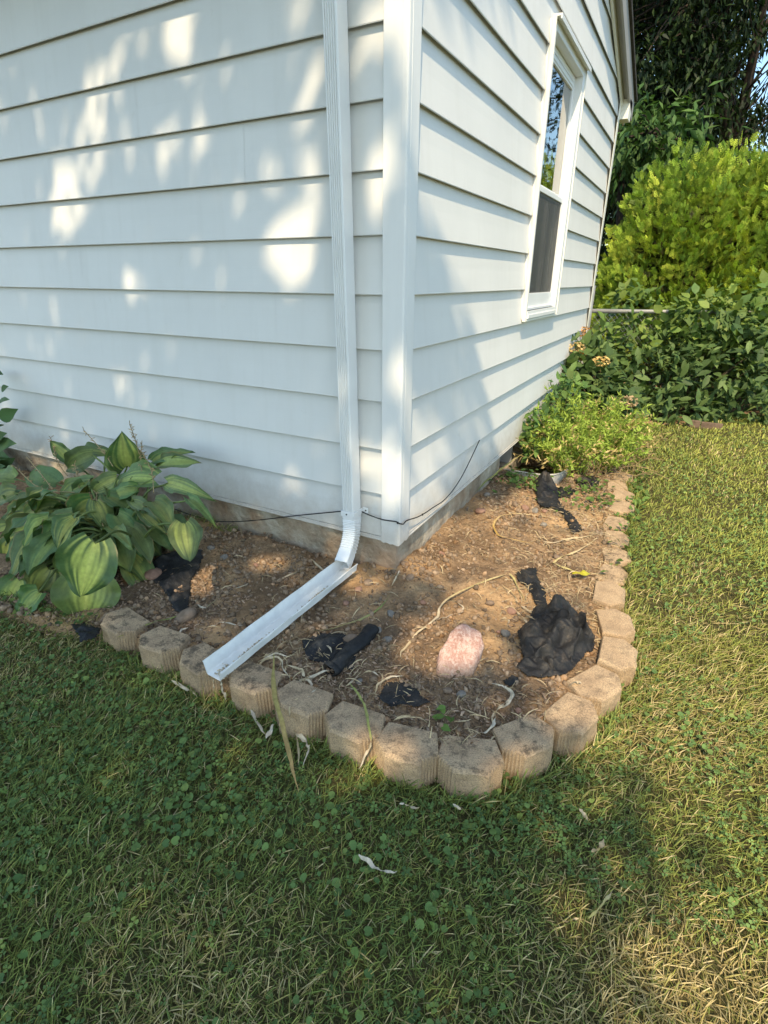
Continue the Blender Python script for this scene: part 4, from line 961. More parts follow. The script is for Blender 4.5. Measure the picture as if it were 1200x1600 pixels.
# ------------------------------------------------------------------ landscape fabric
def fabric(key, label, folds, amp, base=.010, step=.0065, seed=0, crumple=.006, sharp=False, grp='torn pieces of black landscape fabric'):
    poly = D['fabric'][key]
    P_ = np.array(poly); lo, hi = P_.min(0) - .01, P_.max(0) + .01
    xs = np.arange(lo[0], hi[0], step); ys = np.arange(lo[1], hi[1], step)
    x, y, F = grid(xs, ys)
    w = .012 * (fbm(x * 30, y * 30, seed + 3) - .5)
    inside = in_poly(x + w, y + w * .7, poly)
    keep = inside[F].all(1)
    d = poly_dist(x, y, poly)
    g = np.random.default_rng(seed)
    h = np.zeros_like(x); sz_ = np.linalg.norm(hi - lo)
    for _ in range(folds):
        c = lo + (hi - lo) * g.random(2); a = g.random() * math.pi
        nx, ny = math.cos(a), math.sin(a)
        q = (x - c[0]) * nx + (y - c[1]) * ny + .02 * (fbm(x * 14, y * 14, seed + _) - .5)
        t = -(x - c[0]) * ny + (y - c[1]) * nx
        wd = sz_ * (.025 + .05 * g.random())
        if sharp:
            wd = sz_ * (.05 + .11 * g.random())
            h += amp * (.3 + .7 * g.random()) * np.maximum(0, 1 - np.abs(q) / wd) * (1 if _ % 3 else -.5); continue
        h = np.maximum(h, amp * (.35 + .65 * g.random()) * np.exp(-np.abs(q / wd) ** 1.5) * np.exp(-(t / (sz_ * .26)) ** 2)) + .25 * amp * np.exp(-(q / wd) ** 2) * np.exp(-(t / (sz_ * .3)) ** 2)
    h = np.maximum(h, -.006) + amp * (.15 if sharp else .5) * np.abs(fbm(x * 22, y * 22, seed + 50) - .5) * 2
    h *= sst(-.004, .055, d) * .9 + .10
    z = soil_h(x, y) + base + h
    # crumple sideways a little
    cr = crumple * sst(0, .03, d) * 2; x2 = x + .006 * (fbm(x * 35, y * 35, seed + 8) - .5) + cr * (fbm(x * 15, y * 15, seed + 18, 2) - .5); y2 = y + .006 * (fbm(x * 35, y * 35, seed + 9) - .5) + cr * (fbm(x * 15, y * 15, seed + 19, 2) - .5)
    z = z + cr * .8 * np.abs(fbm(x * 13, y * 13, seed + 20, 2) - .5)
    F = F[keep]; used = np.unique(F); mp = np.zeros(len(x), int); mp[used] = np.arange(len(used))
    o = link('fabric_scrap', fast_mesh('fabric_scrap', np.stack([x2, y2, z], 1)[used], [mp[F]], True), FABRIC)
    so = o.modifiers.new('thick', 'SOLIDIFY'); so.thickness = .0018
    return tag(o, label, 'landscape fabric', grp)
fabric('big', 'large crumpled black fabric heaped against the right-hand edging blocks', 13, .062, .012, .0040, 4, .032)
fabric('scrap', 'two-lobed black fabric scrap lying behind the front edging blocks', 4, .028, .012, .005, 6, .01, True)
fabric('under_roll', 'flat torn black fabric beneath the rolled piece', 7, .03, .010, .005, 8, .008, True)
fabric('hosta_side', 'black fabric tongue hanging out from under the hosta', 9, .035, .012, .006, 12, .01, True)
fabric('hosta_front', 'small black fabric corner under the front hosta leaves', 4, .02, .012, .007, 14)
fabric('grey_piece', 'dusty grey fabric strip above the large crumpled heap', 6, .020, .010, .006, 16)
fabric('peak', 'brownish folded fabric standing up near the window well', 5, .05, .02, .008, 18)
fabric('tail', 'dusty black fabric strip running down toward the yellow stalk', 6, .018, .010, .008, 20)
fabric('flat_b', 'flat dusty fabric piece right of the brownish folded one', 3, .012, .012, .010, 22)
fabric('flat_c', 'dark fabric piece at the foot of the yellow weeds', 4, .02, .014, .010, 24)
fabric('small', 'tiny black fabric scrap at the lower corner of the large heap', 2, .012, .010, .005, 26)
# rolled piece: a collapsed sleeve
rp = spline([(.112, -.655, -.185), (.128, -.575, -.175), (.150, -.49, -.172), (.165, -.425, -.178)], 8)
rp = [(float(x), float(y), float(soil_h(x, y)) + .026) for x, y, z in spline([(.085, -.690, 0), (.095, -.63, 0), (.105, -.53, 0), (.11, -.42, 0)], 8)]
v = []; f = []; n = 20; N = len(rp)
for i, p in enumerate(rp):
    t = np.array(rp[min(i + 1, N - 1)]) - np.array(rp[max(i - 1, 0)]); t /= np.linalg.norm(t)
    a = np.cross(t, (0, 0, 1)); a /= np.linalg.norm(a); b = np.cross(a, t)
    for q in range(n):
        an = 2 * math.pi * q / n
        rr = .024 * (1 + .28 * (float(fbm(i * .45 + 3, math.cos(an) * 1.6 + 5, 31)) - .5) * 2 + .12 * math.sin(3 * an + i * .5))
        v.append(np.array(p) + a * math.cos(an) * rr * 1.15 + b * math.sin(an) * rr * .85)
for i in range(N - 1):
    for q in range(n): f.append((i * n + q, i * n + (q + 1) % n, (i + 1) * n + (q + 1) % n, (i + 1) * n + q))
o = link('fabric_roll', mesh('fabric_roll', v, f, True), FABRIC)
so = o.modifiers.new('thick', 'SOLIDIFY'); so.thickness = .002
tag(o, 'rolled-up sleeve of black fabric between trough and front blocks', 'landscape fabric', 'torn pieces of black landscape fabric')

# ------------------------------------------------------------------ dry leaf strands
STR = np.array((.52, .40, .235)); WHT = np.array((.62, .53, .40)); YEL = np.array((.42, .36, .12)); BRN = np.array((.30, .185, .075)); GRN = np.array((.20, .235, .07)); TAN = np.array((.47, .33, .17))
def ribbon(pts, w, ca, cb, seed, n=7, twist=1.0, lift=0.0, fold=.12):
    g = np.random.default_rng(seed)
    s = spline(pts, n); N = len(s); v = []; c = []; f = []
    s = s + np.stack([.0025 * (vnoise(np.arange(N) * .6, np.full(N, 1.), seed) - .5), .0025 * (vnoise(np.arange(N) * .6, np.full(N, 7.), seed) - .5), .010 * (vnoise(np.arange(N) * .35, np.full(N, 3.), seed) - .35)], 1)
    s[:, 2] += lift
    for i in range(N):
        t = s[min(i + 1, N - 1)] - s[max(i - 1, 0)]; t = t / (np.linalg.norm(t) + 1e-9)
        a = np.cross(t, (0, 0, 1)); a /= np.linalg.norm(a) + 1e-9; b = np.cross(a, t)
        an = twist * (float(vnoise(i * .22, 5, seed)) - .5) * 3.2
        d = a * math.cos(an) + b * math.sin(an); e = -a * math.sin(an) + b * math.cos(an)
        fr = i / (N - 1)
        ww = w * .5 * min(1, .2 + fr * 5) * min(1, .08 + (1 - fr) * 3) * (.8 + .4 * float(vnoise(i * .4, 9, seed)))
        v += [s[i] - d * ww, s[i] - d * ww * .4 + e * ww * fold * .8, s[i] + d * ww * .4 + e * ww * fold * .8, s[i] + d * ww]
        k = np.clip(fr + .5 * (float(vnoise(i * .3, 2, seed)) - .5), 0, 1)
        cc = ca * (1 - k) + cb * k
        c += [cc * .9, cc * 1.08, cc * .96, cc * .86]
    for i in range(N - 1):
        for j in range(3): f.append((i * 4 + j, i * 4 + j + 1, (i + 1) * 4 + j + 1, (i + 1) * 4 + j))
    return v, f, c
def strand(key, label, ca, cb, twist=1.0, group='dry leaf strands lying on the bed'):
    pts, w = D['strand'][key]
    v, f, c = ribbon(pts, w, ca, cb, sum(map(ord, key)), 7, twist)
    o = link('dry_strand', mesh('dry_strand', v, f, True, np.array(c)), STRAW)
    return tag(o, label, 'dry leaf', group)
SL = [
 ('long_brown', 'thick brown dry leaf hanging down over the front blocks onto the clover', YEL * .8, BRN * 1.3, .35),
 ('green_arc', 'greenish stalk arching over the rolled black fabric', TAN, GRN, .5),
 ('loop', 'pale dry strand curling in a loop left of the pink rock', STR, WHT, .7),
 ('long_straw', 'long straw strand reaching from the loop toward the dusty grey fabric', STR, YEL, .5),
 ('ring', 'yellow dry stalk bent in a wide hook on the bare soil', STR * 1.1, np.array((.42, .25, .05)), .25),
 ('right_y', 'yellow-green stalk curving at the right blocks', STR, YEL, .5),
 ('right_s', 'thin straw strand right of the hooked yellow stalk', STR, STR, .5),
 ('twist', 'white twisted dry leaf behind the frontmost blocks', WHT, WHT * .85, 1.3),
 ('twist_b', 'second white strand wound round the twisted dry leaf', WHT, STR, 1.5),
 ('front_arc', 'green-yellow stalk arching over a front block', GRN * 1.3, YEL, .4),
 ('front_arc_b', 'straw-coloured stalk end hanging down a front block face', STR, WHT, .4),
 ('white_a', 'white leaf blade standing in the clover left of the brown leaf', WHT, WHT, .5),
 ('white_b', 'short broad white leaf beside the standing white blade', WHT * 1.1, WHT, .6),
 ('white_c', 'white curled leaf hanging right of the long brown leaf', STR, WHT * 1.1, .8),
 ('white_d', 'thin pale strand beside the white curled leaf', STR, STR, .7),
 ('left_stalk', 'greenish stalk lying across the leftmost blocks', YEL * .8, GRN * 1.2, .3),
 ('left_white', 'bent white dry stem on the soil-covered block', WHT, WHT, .5),
 ('left_b', 'pale strand with a green end left of the trough', GRN, WHT, .5),
 ('left_c', 'short white strand running under the trough', WHT, WHT, .5),
 ('left_d', 'tiny white curl below the hosta fabric', WHT, WHT, .8),
 ('lawn_white', 'white dry leaf lying alone in the shaded lawn', WHT, WHT, .6),
 ('weed_run', 'green stem leaning from the foundation to the weeds', GRN, YEL, .3),
]
for key, lab, ca, cb, tw in SL: strand(key, lab, ca, cb, tw)
CURL = {'curl_a': 'hooked pale curl just right of the trough mouth', 'curl_b': 'long arched curl over the soil by the trough mouth', 'curl_c': 'wavy pale curl left of the rolled fabric base',
 'curl_d': 'twisted whitish curl in front of the rolled fabric', 'curl_e': 'thin looped curl across the flat torn fabric', 'curl_f': 'pale curl between the rolled fabric and the two-lobed scrap',
 'curl_g': 'straw curl running along the back of the two-lobed scrap', 'curl_h': 'pale curl draped over the back of a left front block', 'curl_i': 'white curl lying on top of a left front block',
 'tip_a': 'short dry strand by the foot of the downspout trough', 'tip_b': 'thin dry stalk left of the downspout foot', 'curl_p': 'small upright pale strand in front of the corner post', 'ring_b': 'straight dry strand beside the hooked yellow stalk',
 'curve_m': 'curved tan strand under the dusty grey fabric strip', 'curve_n': 'tan strand leading down to the large black fabric heap', 'curve_o': 'tiny pale ring-shaped curl left of the large black fabric heap', 'block_straw': 'white dry scrap on the edge of a sunny right block',
 'lawn_b': 'white dry leaf in the clover below the trough-side blocks', 'lawn_c': 'short white leaf bit in the lawn below the frontmost blocks', 'lawn_d': 'tiny white bit in the lawn under the frontmost block', 'lawn_e': 'pale dry leaf in the grass right below the block bend',
 'lawn_f': 'curled tan leaf in the shaded lawn right of centre', 'lawn_g': 'long pale green blade lying in the lower right lawn', 'lawn_h': 'flat tan leaf in the lower lawn beside the pale green blade', 'under_a': 'thin pale strand hanging below the trough mouth', 'under_b': 'wider white strand hanging below the right rim of the trough mouth'}
for key, lab in CURL.items():
    lawnish = key.startswith('lawn') or key.startswith('under')
    strand(key, lab, GRN * 1.2 if key == 'lawn_g' else (TAN if key in ('lawn_f', 'lawn_h', 'curve_m', 'curve_n') else (WHT if lawnish else STR)), STR if lawnish else WHT, 1.0,
           'small dried leaves in the grass' if lawnish else 'thin dried curls on the bed')
# small yellow leaf
v, f, c = ribbon([(.70, .42, -.185), (.735, .425, -.175), (.775, .44, -.18)], .045, np.array((.55, .47, .03)), np.array((.45, .42, .05)), 77, 6, .3)
o = link('yellow_leaf', mesh('yellow_leaf', v, f, True, np.array(c)), STRAW); tag(o, 'small bright yellow leaf lying by the right edging blocks', 'leaf')

# ------------------------------------------------------------------ bed litter (nobody could count it)
def bed_points(n, g, wfun):
    out = []
    while sum(len(q) for q in out) < n:
        x = g.uniform(-1.7, .95, n * 2); y = g.uniform(-1.0, 2.4, n * 2)
        w = wfun(x, y) * ~((x < .40) & (y > 1.58) & (y < 2.23)) * (bed_sd(x, y) > np.where(x < -.88, -.03, 0)) * ((y < 0) | (x > .0))
        k_ = g.random(len(x)) < w
        out.append(np.stack([x[k_], y[k_]], 1))
    return np.concatenate(out)[:n]
g = np.random.default_rng(11)
# clods and gravel
p = bed_points(12000, g, lambda x, y: .25 + .75 * (fbm(x * 4, y * 4, 41) > .5) + .0 * x)
s = .0022 + .014 * g.random(len(p)) ** 3.2
pos = np.stack([p[:, 0], p[:, 1], soil_h(p[:, 0], p[:, 1]) + s * .25], 1)
cl = np.array([(.245, .175, .115)]) * (.55 + .9 * g.random((len(p), 1))) + np.array([(.05, .01, -.01)]) * (g.random((len(p), 1)) > .8)
V, F, Cc = scatter(ICO_V * (1 + .34 * g.uniform(-1, 1, (len(ICO_V), 1))), ICO_F, pos, basis(rand_dir(len(p), g), rand_dir(len(p), g)), np.stack([s, s * (.6 + .4 * g.random(len(p))), s * (.5 + .4 * g.random(len(p)))], 1), cl)
tag(link('soil_clods', fast_mesh('soil_clods', V, F, False, Cc), CLOD), 'small earth clods and gravel scattered over the bed', kind='stuff')
# bark chips: thick along the front blocks and beside the hosta
CHIPV = np.array([(-.5, -1, 0), (.5, -.8, 0), (.4, 1, .1), (-.45, .8, -.1), (-.4, -.9, .5), (.45, -.75, .4), (.3, .9, .5), (-.4, .7, .35)])
CHIPF = [np.array([(0, 3, 2, 1), (4, 5, 6, 7), (0, 1, 5, 4), (1, 2, 6, 5), (2, 3, 7, 6), (3, 0, 4, 7)])]
def wchip(x, y):
    front = sst(-.30, -.62, y) * (x > -.1) * sst(.0, .25, x + .2)
    left = ((x < -.45) & (y < -.45)) * 1.0
    return np.clip(.05 + front + left * .9 + .35 * ((x > .55) & (y < .1)), 0, 1)
p = bed_points(10000, g, wchip)
s = .003 + .009 * g.random(len(p)) ** 1.6
pos = np.stack([p[:, 0], p[:, 1], ground_h(p[:, 0], p[:, 1]) + .001 + .007 * g.random(len(p))], 1)
ax_ = rand_dir(len(p), g); ax_[:, 2] *= .3; nz = rand_dir(len(p), g) * .35 + np.array([0, 0, 1])
cl = np.array([(.235, .16, .105)]) * (.5 + 1.25 * g.random((len(p), 1)) ** 1.5) + np.array([(.12, .095, .07)]) * (g.random((len(p), 1)) > .88)
V, F, Cc = scatter(CHIPV, CHIPF, pos, basis(ax_, nz), np.stack([s * (.35 + .4 * g.random(len(p))), s, s * .45], 1), cl)
tag(link('bark_chips', fast_mesh('bark_chips', V, F, False, Cc), CHIP), 'brown bark mulch chips on the bed', kind='stuff')
# straw litter
TV = []; TF = []
for i in range(5):
    t = i / 4; w = .5 * (1 - .7 * abs(2 * t - 1))
    TV += [(-w, t - .5, .10 * math.sin(t * 3.1)), (w, t - .5, .10 * math.sin(t * 3.1) + .02)]
for i in range(4): TF.append((2 * i, 2 * i + 1, 2 * i + 3, 2 * i + 2))
TV = np.array(TV); TV[:, 0] *= .06; TV[:, 0] += .12 * np.sin((TV[:, 1] + .5) * 2.2)
def wstraw(x, y):
    right = sst(.35, .75, x) * sst(-.3, .2, y)
    return np.clip(.07 + right * .75 + .35 * sst(-.3, -.7, y) * (x > -.3) + .3 * np.exp(-((x - .2) / .2) ** 2 - ((y - .9) / .5) ** 2) + .4 * ((x > .4) & (y > 1.0)) + .3 * np.exp(-((x + .1) / .15) ** 2 - ((y + .65) / .15) ** 2), 0, 1)
p = bed_points(5000, g, wstraw)
s = .015 + .05 * g.random(len(p)) ** 2
pos = np.stack([p[:, 0], p[:, 1], soil_h(p[:, 0], p[:, 1]) + .004 + .010 * g.random(len(p))], 1)
ax_ = rand_dir(len(p), g); ax_[:, 2] *= .22; nz = rand_dir(len(p), g) * .6 + np.array([0, 0, 1])
cl = STR[None] * (.65 + .55 * g.random((len(p), 1)))
V, F, Cc = scatter(TV, [np.array(TF)], pos, basis(ax_, nz), np.stack([s * (.5 + g.random(len(p))), s, s], 1), cl)
tag(link('straw_litter', fast_mesh('straw_litter', V, F, True, Cc), STRAW), 'short bits of dry straw scattered over the bed', kind='stuff')

# ------------------------------------------------------------------ hosta
CAMP = np.array(CAM[0])
hb = np.array(D['hosta_base'])
hosta = empty('hosta_plant', tuple(hb), 'big hosta with broad yellow-centred green leaves against the siding', 'hosta')
def hosta_leaf(B, T, w, v, seed, nrmv=None):
    g = np.random.default_rng(seed); w = w * (.84 if nrmv is None else 1)
    B = np.array(B); T = np.array(T); ax = T - B; L = np.linalg.norm(ax); ax /= L
    if nrmv is None:
        Vc = CAMP - (B + T) / 2; Vc /= np.linalg.norm(Vc)
        nrmv = .85 * Vc + np.array([0, 0, .5]) + g.normal(size=3) * .12
    N = nrmv - ax * ax.dot(nrmv); N /= np.linalg.norm(N); Wv = np.cross(ax, N)
    nu, nv = 18, 25
    hue_m = g.uniform(.72, 1.35) * np.array([g.uniform(.9, 1.35), 1, g.uniform(.8, 1.15)]); hue_c = g.uniform(.75, 1.2) * np.array([g.uniform(.85, 1.15), 1, 1]); brown = g.choice([1.2, 1.0, .94])
    droop = (.10 if nrmv is None else .22) * g.random() + .05; cup = .10 + .22 * g.random(); ph = g.random() * 6; fold = .08 + .12 * g.random()
    verts = []; cols = []
    for i in range(nu):
        u = i / (nu - 1)
        h = w * .5 * (math.sin(math.pi * min(1, (u + .03) / 1.03) ** .66) ** .78) if u < 1 else 0
        if i == 0: h = w * .5 * .42
        for j in range(nv):
            s = -1 + 2 * j / (nv - 1)
            back = -.16 * L * (1 - u) ** 5 * abs(s) ** 1.3
            z = -droop * L * u * u + .3 * droop * L * math.sin(u * math.pi)
            z += h * (cup * abs(s) ** 1.7 + fold * abs(s))
            z += .0030 * math.cos(abs(s) * math.pi * 11) * (1 - abs(s) ** 4) * min(1, (1 - u) * 5)
            z += .014 * (abs(s) ** 2) * math.sin(u * 7 + ph + (1.4 if s > 0 else 0)) + .007 * math.sin(u * 19 + ph * 2) * abs(s) ** 3
            p = B + ax * (L * u + back) + Wv * (s * h) + N * z
            verts.append(p)
            st = .7 * float(vnoise(s * 15 + seed, u * 1.6, seed)) + .3 * float(vnoise(s * 34 + seed, u * 3, seed + 3))
            t = np.clip((1.05 - abs(s) * 1.6 + (st - .5) * 1.9 - .35 * max(0, u - .75) * 4) * 1.25, 0, 1) * v
            mar = hue_m * np.array((.082, .150, .050)) * (.8 + .5 * float(vnoise(u * 3 + seed, s * 3, seed + 5)))
            cen = hue_c * np.array((.52, .54, .13)) * (.85 + .3 * st) + np.array((.10, .08, .03)) * (1 if abs(s) < .08 else 0)
            cc_ = mar * (1 - t) + cen * t
            br = np.clip((max(abs(s), u) - brown + .10 * (float(vnoise(u * 9 + seed, s * 7, seed + 8)) - .5)) * 14, 0, 1)
            cols.append(cc_ * (1 - br) + np.array((.30, .20, .09)) * br)
    F = []
    for i in range(nu - 1):
        for j in range(nv - 1): F.append((i * nv + j, (i + 1) * nv + j, (i + 1) * nv + j + 1, i * nv + j + 1))
    return link('leaf', mesh('leaf', verts, F, True, np.array(cols)), HOSTA, hosta)
def petiole(B, seed):
    g = np.random.default_rng(seed)
    st = hb + np.array([g.normal() * .05, g.normal() * .05, .0]); B = np.array(B)
    mid = st * .45 + B * .55 + np.array([0, 0, .06 + .05 * g.random()])
    q = spline([st, mid, B], 6); mb = MB()
    cc = tuple(np.array((.17, .22, .07)) * (.7 + .6 * g.random()))
    mb.tube(q, list(np.linspace(.007, .0042, len(q))), 6, cc)
    mb.build('leaf_stalk', LEAF, hosta, True, True)
for i, q in enumerate(D['hosta']):
    hosta_leaf(q[0:3], q[3:6], q[6], q[7], 500 + i); petiole(q[0:3], 700 + i)
g = np.random.default_rng(23)
for i in range(58):
    a = g.uniform(0, 2 * math.pi); rr = g.uniform(.10, .40); hgt = g.uniform(.06, .34) * (1.1 - rr)
    B = hb + np.array([math.cos(a) * rr * 1.0 - .17, math.sin(a) * rr * .65 - .03, hgt])
    B[1] = min(B[1], -.13)
    L = g.uniform(.13, .21); T = B + np.array([math.cos(a) * L, min(math.sin(a) * L, .02), -.05 - .08 * g.random()])
    nv_ = np.array([math.cos(a) * .3, math.sin(a) * .3, 1.0])
    hosta_leaf(B, T, L * .74, g.uniform(.0, .6), 900 + i, nv_); petiole(B, 960 + i)
# spent flower stalks
for i, sp in enumerate(D['hosta_stalk']):
    mb = MB(); q = spline(sp[::-1], 8); g = np.random.default_rng(50 + i)
    cc = tuple(np.array((.36, .27, .14)) * g.uniform(.8, 1.3))
    mb.tube(q, .0022, 5, cc)
    n = len(q)
    for j in range(n // 3, n):
        for _ in range(2):
            d = rand_dir(1, g)[0] * .012 + np.array([0, 0, .004])
            mb.tube([q[j], q[j] + d, q[j] + d * 1.7 + np.array([0, 0, -.003])], [.0008, .0022, .0008], 5, tuple(np.array((.44, .31, .16)) * g.uniform(.7, 1.25)))
    mb.build('flower_stalk', STRAW, hosta, True, True)

# shrub at the far left: leafy stems, mostly outside the picture
ls = empty('leafy_shrub', (-3.3, -.25, -.17), 'green leafy shrub at the far left with sprigs reaching over the siding', 'shrub')
mb = MB(); g = np.random.default_rng(61)
ls_leaf = []
for i in range(16):
    top = np.array([-2.95 - .5 * g.random(), -.12 - .3 * g.random(), .0 + .40 * g.random()])
    q = spline([(-3.3 + g.normal() * .05, -.25 + g.normal() * .05, -.2), (-3.2 + g.normal() * .06, -.2, .05), top], 6)
    mb.tube(q, list(np.linspace(.006, .002, len(q))), 5, (.09, .12, .04))
    for t in range(4, len(q)):
        ls_leaf.append((q[t], nrm(np.array([g.normal(), g.normal() * .6 - .2, g.normal() * .5 + .1])), .06 + .04 * g.random()))
mb.build('stems', LEAF, ls, True, True)
for q in D['leftshrub']:
    ls_leaf.append((np.array(q[:3]), np.array(q[3:6]) - np.array(q[:3]), None))
tmpl = {}
for i, (p_, a_, L) in enumerate(ls_leaf):
    a_ = np.array(a_); L = np.linalg.norm(a_) * .7 if L is None else L
    B_ = basis(a_[None], np.array([[.3, -.7, .6]]) + g.normal(size=(1, 3)) * .25)[0]
    key = i % 4
    if key not in tmpl:
        cshade = np.array((.07, .13, .05)) * (.8 + .2 * key)
        me = fast_mesh('leaf', LEAF17[0] * np.array([.85, 1, 1]), LEAF17[1], True, np.repeat(cshade[None], 17, 0)); me.materials.append(LEAF); tmpl[key] = me
    o = bpy.data.objects.new('leaf', tmpl[key]); col.objects.link(o)
    m4 = Matrix.Translation(Vector(p_)) @ (Matrix(B_.tolist()).to_4x4() @ Matrix.Scale(L, 4))
    o.parent = ls; o.matrix_parent_inverse = world_of(ls).inverted(); o.matrix_basis = m4
# ------------------------------------------------------------------ planting at the far end of the bed
def leaf_cloud(name, parent, tmpl, P, A, N, S, Cc, mat=None, kind=None, smooth=False):
    V, F, c = scatter(tmpl[0], tmpl[1], P, basis(A, N), S, Cc)
    o = link(name, fast_mesh(name, V, F, smooth, c), mat or LEAF, parent)
    if kind: o['kind'] = kind
    return o

def blob(n, c, r, g, shell=.55):
    d = rand_dir(n, g); rad = (shell + (1 - shell) * g.random(n)) ** 1.0
    lump = 1 + .25 * (fbm(d[:, 0] * 2.3 + c[0] * 3, d[:, 1] * 2.3 + d[:, 2] * 2.7, 77) - .5) * 2
    return np.array(c) + d * np.array(r) * (rad * lump)[:, None], d

def stems(parent, base, tips, r0, colr, mat, name='stems', g=rng):
    mb = MB()
    for t in tips:
        b = np.array(base) + np.array([g.normal() * .06, g.normal() * .06, 0])
        mid = (b + t) / 2 + g.normal(size=3) * .05 + np.array([0, 0, .06])
        q = spline([b, mid, t], 4)
        mb.tube(q, list(np.linspace(r0, r0 * .3, len(q))), 5, colr)
    return mb.build(name, mat, parent, True, True)

def shrub(name, label, cat, base, blobs, n, L, wid, cols, seed, parts=0, group=None, droop=.3, up=.5):
    g = np.random.default_rng(seed)
    e = empty(name, base, label, cat, group)
    Ps, Ds = [], []
    vol = np.array([b[1][0] * b[1][1] * b[1][2] for b in blobs]) ** .67
    for (c, r), w in zip(blobs, vol / vol.sum()):
        p, d = blob(int(n * w), c, r, g); Ps.append(p); Ds.append(d)
    P_ = np.concatenate(Ps); D_ = np.concatenate(Ds)
    kp = P_[:, 2] > -.2; P_ = P_[kp]; D_ = D_[kp]
    nn = len(P_)
    # whorls: leaves gather in rosettes
    A = nrm(D_ * .55 + rand_dir(nn, g) * .75 + np.array([0, 0, -droop * .3]))
    N = nrm(D_ * .5 + np.array([0, -.15, up + .35]) + g.normal(size=(nn, 3)) * .35)
    S = L * (.42 + .95 * g.random(nn))
    S3 = np.stack([S * wid, S, S], 1)
    Cc = np.array(cols)[g.integers(0, len(cols), nn)] * (.75 + .5 * g.random((nn, 1)))
    # the ones nearest the path in front are parts of their own
    order = np.argsort(np.linalg.norm(P_ - CAMP, axis=1))
    if parts:
        near = order[:parts]; rest = order[parts:]
        ms = []
        for k_ in range(5):
            me = fast_mesh('leaf', LEAF17[0] * np.array([wid * .85, 1, 1]), LEAF17[1], True, np.repeat(np.array(cols[k_ % len(cols)])[None] * (.8 + .1 * k_), 17, 0)); me.materials.append(LEAF); ms.append(me)
        Bb = basis(A[near], N[near]); inv = world_of(e).inverted()
        for i, q in enumerate(near):
            o = bpy.data.objects.new('leaf', ms[i % 5]); col.objects.link(o); o.parent = e; o.matrix_parent_inverse = inv
            o.matrix_basis = Matrix.Translation(Vector(P_[q])) @ (Matrix(Bb[i].tolist()).to_4x4() @ Matrix.Scale(float(S[q]), 4))
        order = rest
    leaf_cloud('foliage', e, LEAF8, P_[order], A[order], N[order], S3[order], Cc[order], None, 'stuff', True)
    tips = P_[g.integers(0, nn, 26)] * .92 + np.array(base) * .08
    stems(e, base, tips, .008, (.10, .085, .05), LEAF, 'stems', g)
    return e
DK = [(.075, .125, .040), (.095, .15, .045), (.13, .19, .06), (.055, .095, .032)]
s1 = shrub('orange_flowered_shrub', 'dark leafy shrub with dried orange flower heads at the house corner', 'shrub', (.22, 3.55, -.2), [((.22, 3.50, .14), (.30, .42, .34)), ((.12, 3.75, .34), (.24, .32, .26)), ((.42, 3.5, .02), (.28, .35, .22))], 900, .125, 1.45, DK, 5, 110)
g = np.random.default_rng(71)
for hx_, hy_, hz_, cc in ((-.0, 4.05, .60, (.50, .26, .09)), (.09, 3.60, .42, (.52, .24, .06)), (.30, 3.42, .40, (.60, .42, .16)), (.05, 3.55, .49, (.55, .40, .18)), (.60, 3.25, .10, (.40, .29, .17))):
    mb = MB()
    for _ in range(80):
        d = rand_dir(1, g)[0] * np.array([.075, .075, .045]); p_ = np.array([hx_, hy_, hz_]) + d
        n_ = rand_dir(1, g)[0]; a_ = np.cross(n_, (0, 0, 1)); a_ /= np.linalg.norm(a_) + 1e-6; b_ = np.cross(n_, a_)
        s_ = .017; k_ = g.uniform(.7, 1.4)
        mb.add([p_ - a_ * s_, p_ - b_ * s_ * .6, p_ + a_ * s_, p_ + b_ * s_ * .6], [(0, 1, 2, 3)], tuple(np.array(cc) * k_))
    mb.tube([(hx_, hy_, hz_), (hx_ + .01, hy_ + .02, hz_ - .12)], .003, 5, (.2, .15, .06))
    mb.build('flower_head', STRAW, s1, False, True)
shrub('broad_dark_shrub', 'wide dark green shrub with glossy pointed leaves behind the lawn', 'shrub', (1.05, 4.6, -.22),
      [((.72, 4.35, .16), (.44, .42, .40)), ((1.25, 4.6, .26), (.55, .45, .55)), ((1.9, 5.2, .34), (.6, .5, .66)), ((.62, 4.15, -.05), (.24, .25, .2)), ((1.0, 4.12, -.1), (.35, .2, .14)), ((1.55, 4.5, -.08), (.45, .25, .2))], 3000, .125, 1.0, DK, 6, 190)
shrub('climbing_shrub', 'lighter green leafy bush leaning over the fence rail below the golden conifer', 'shrub', (.75, 5.15, -.22),
      [((.35, 5.0, .72), (.34, .3, .34)), ((.95, 4.75, .55), (.36, .25, .40)), ((1.45, 5.0, .62), (.5, .3, .45)), ((1.9, 5.2, .6), (.5, .3, .5)), ((.45, 4.36, .50), (.22, .12, .30)), ((.22, 4.30, .52), (.16, .10, .20)), ((1.1, 4.55, .72), (.5, .16, .22)), ((1.75, 5.0, .75), (.5, .2, .25))], 2100, .11, 1.6, [(.12, .19, .045), (.095, .165, .045), (.17, .235, .05)], 8, 60)
shrub('phlox_clump', 'bright green leafy stems with white florets against the foundation', 'flower', (.13, 2.35, -.2),
      [((.12, 2.15, .02), (.13, .28, .20)), ((.15, 2.75, .14), (.16, .3, .24))], 520, .075, 1.2, [(.09, .17, .045), (.12, .20, .05), (.07, .14, .045)], 9, 50)

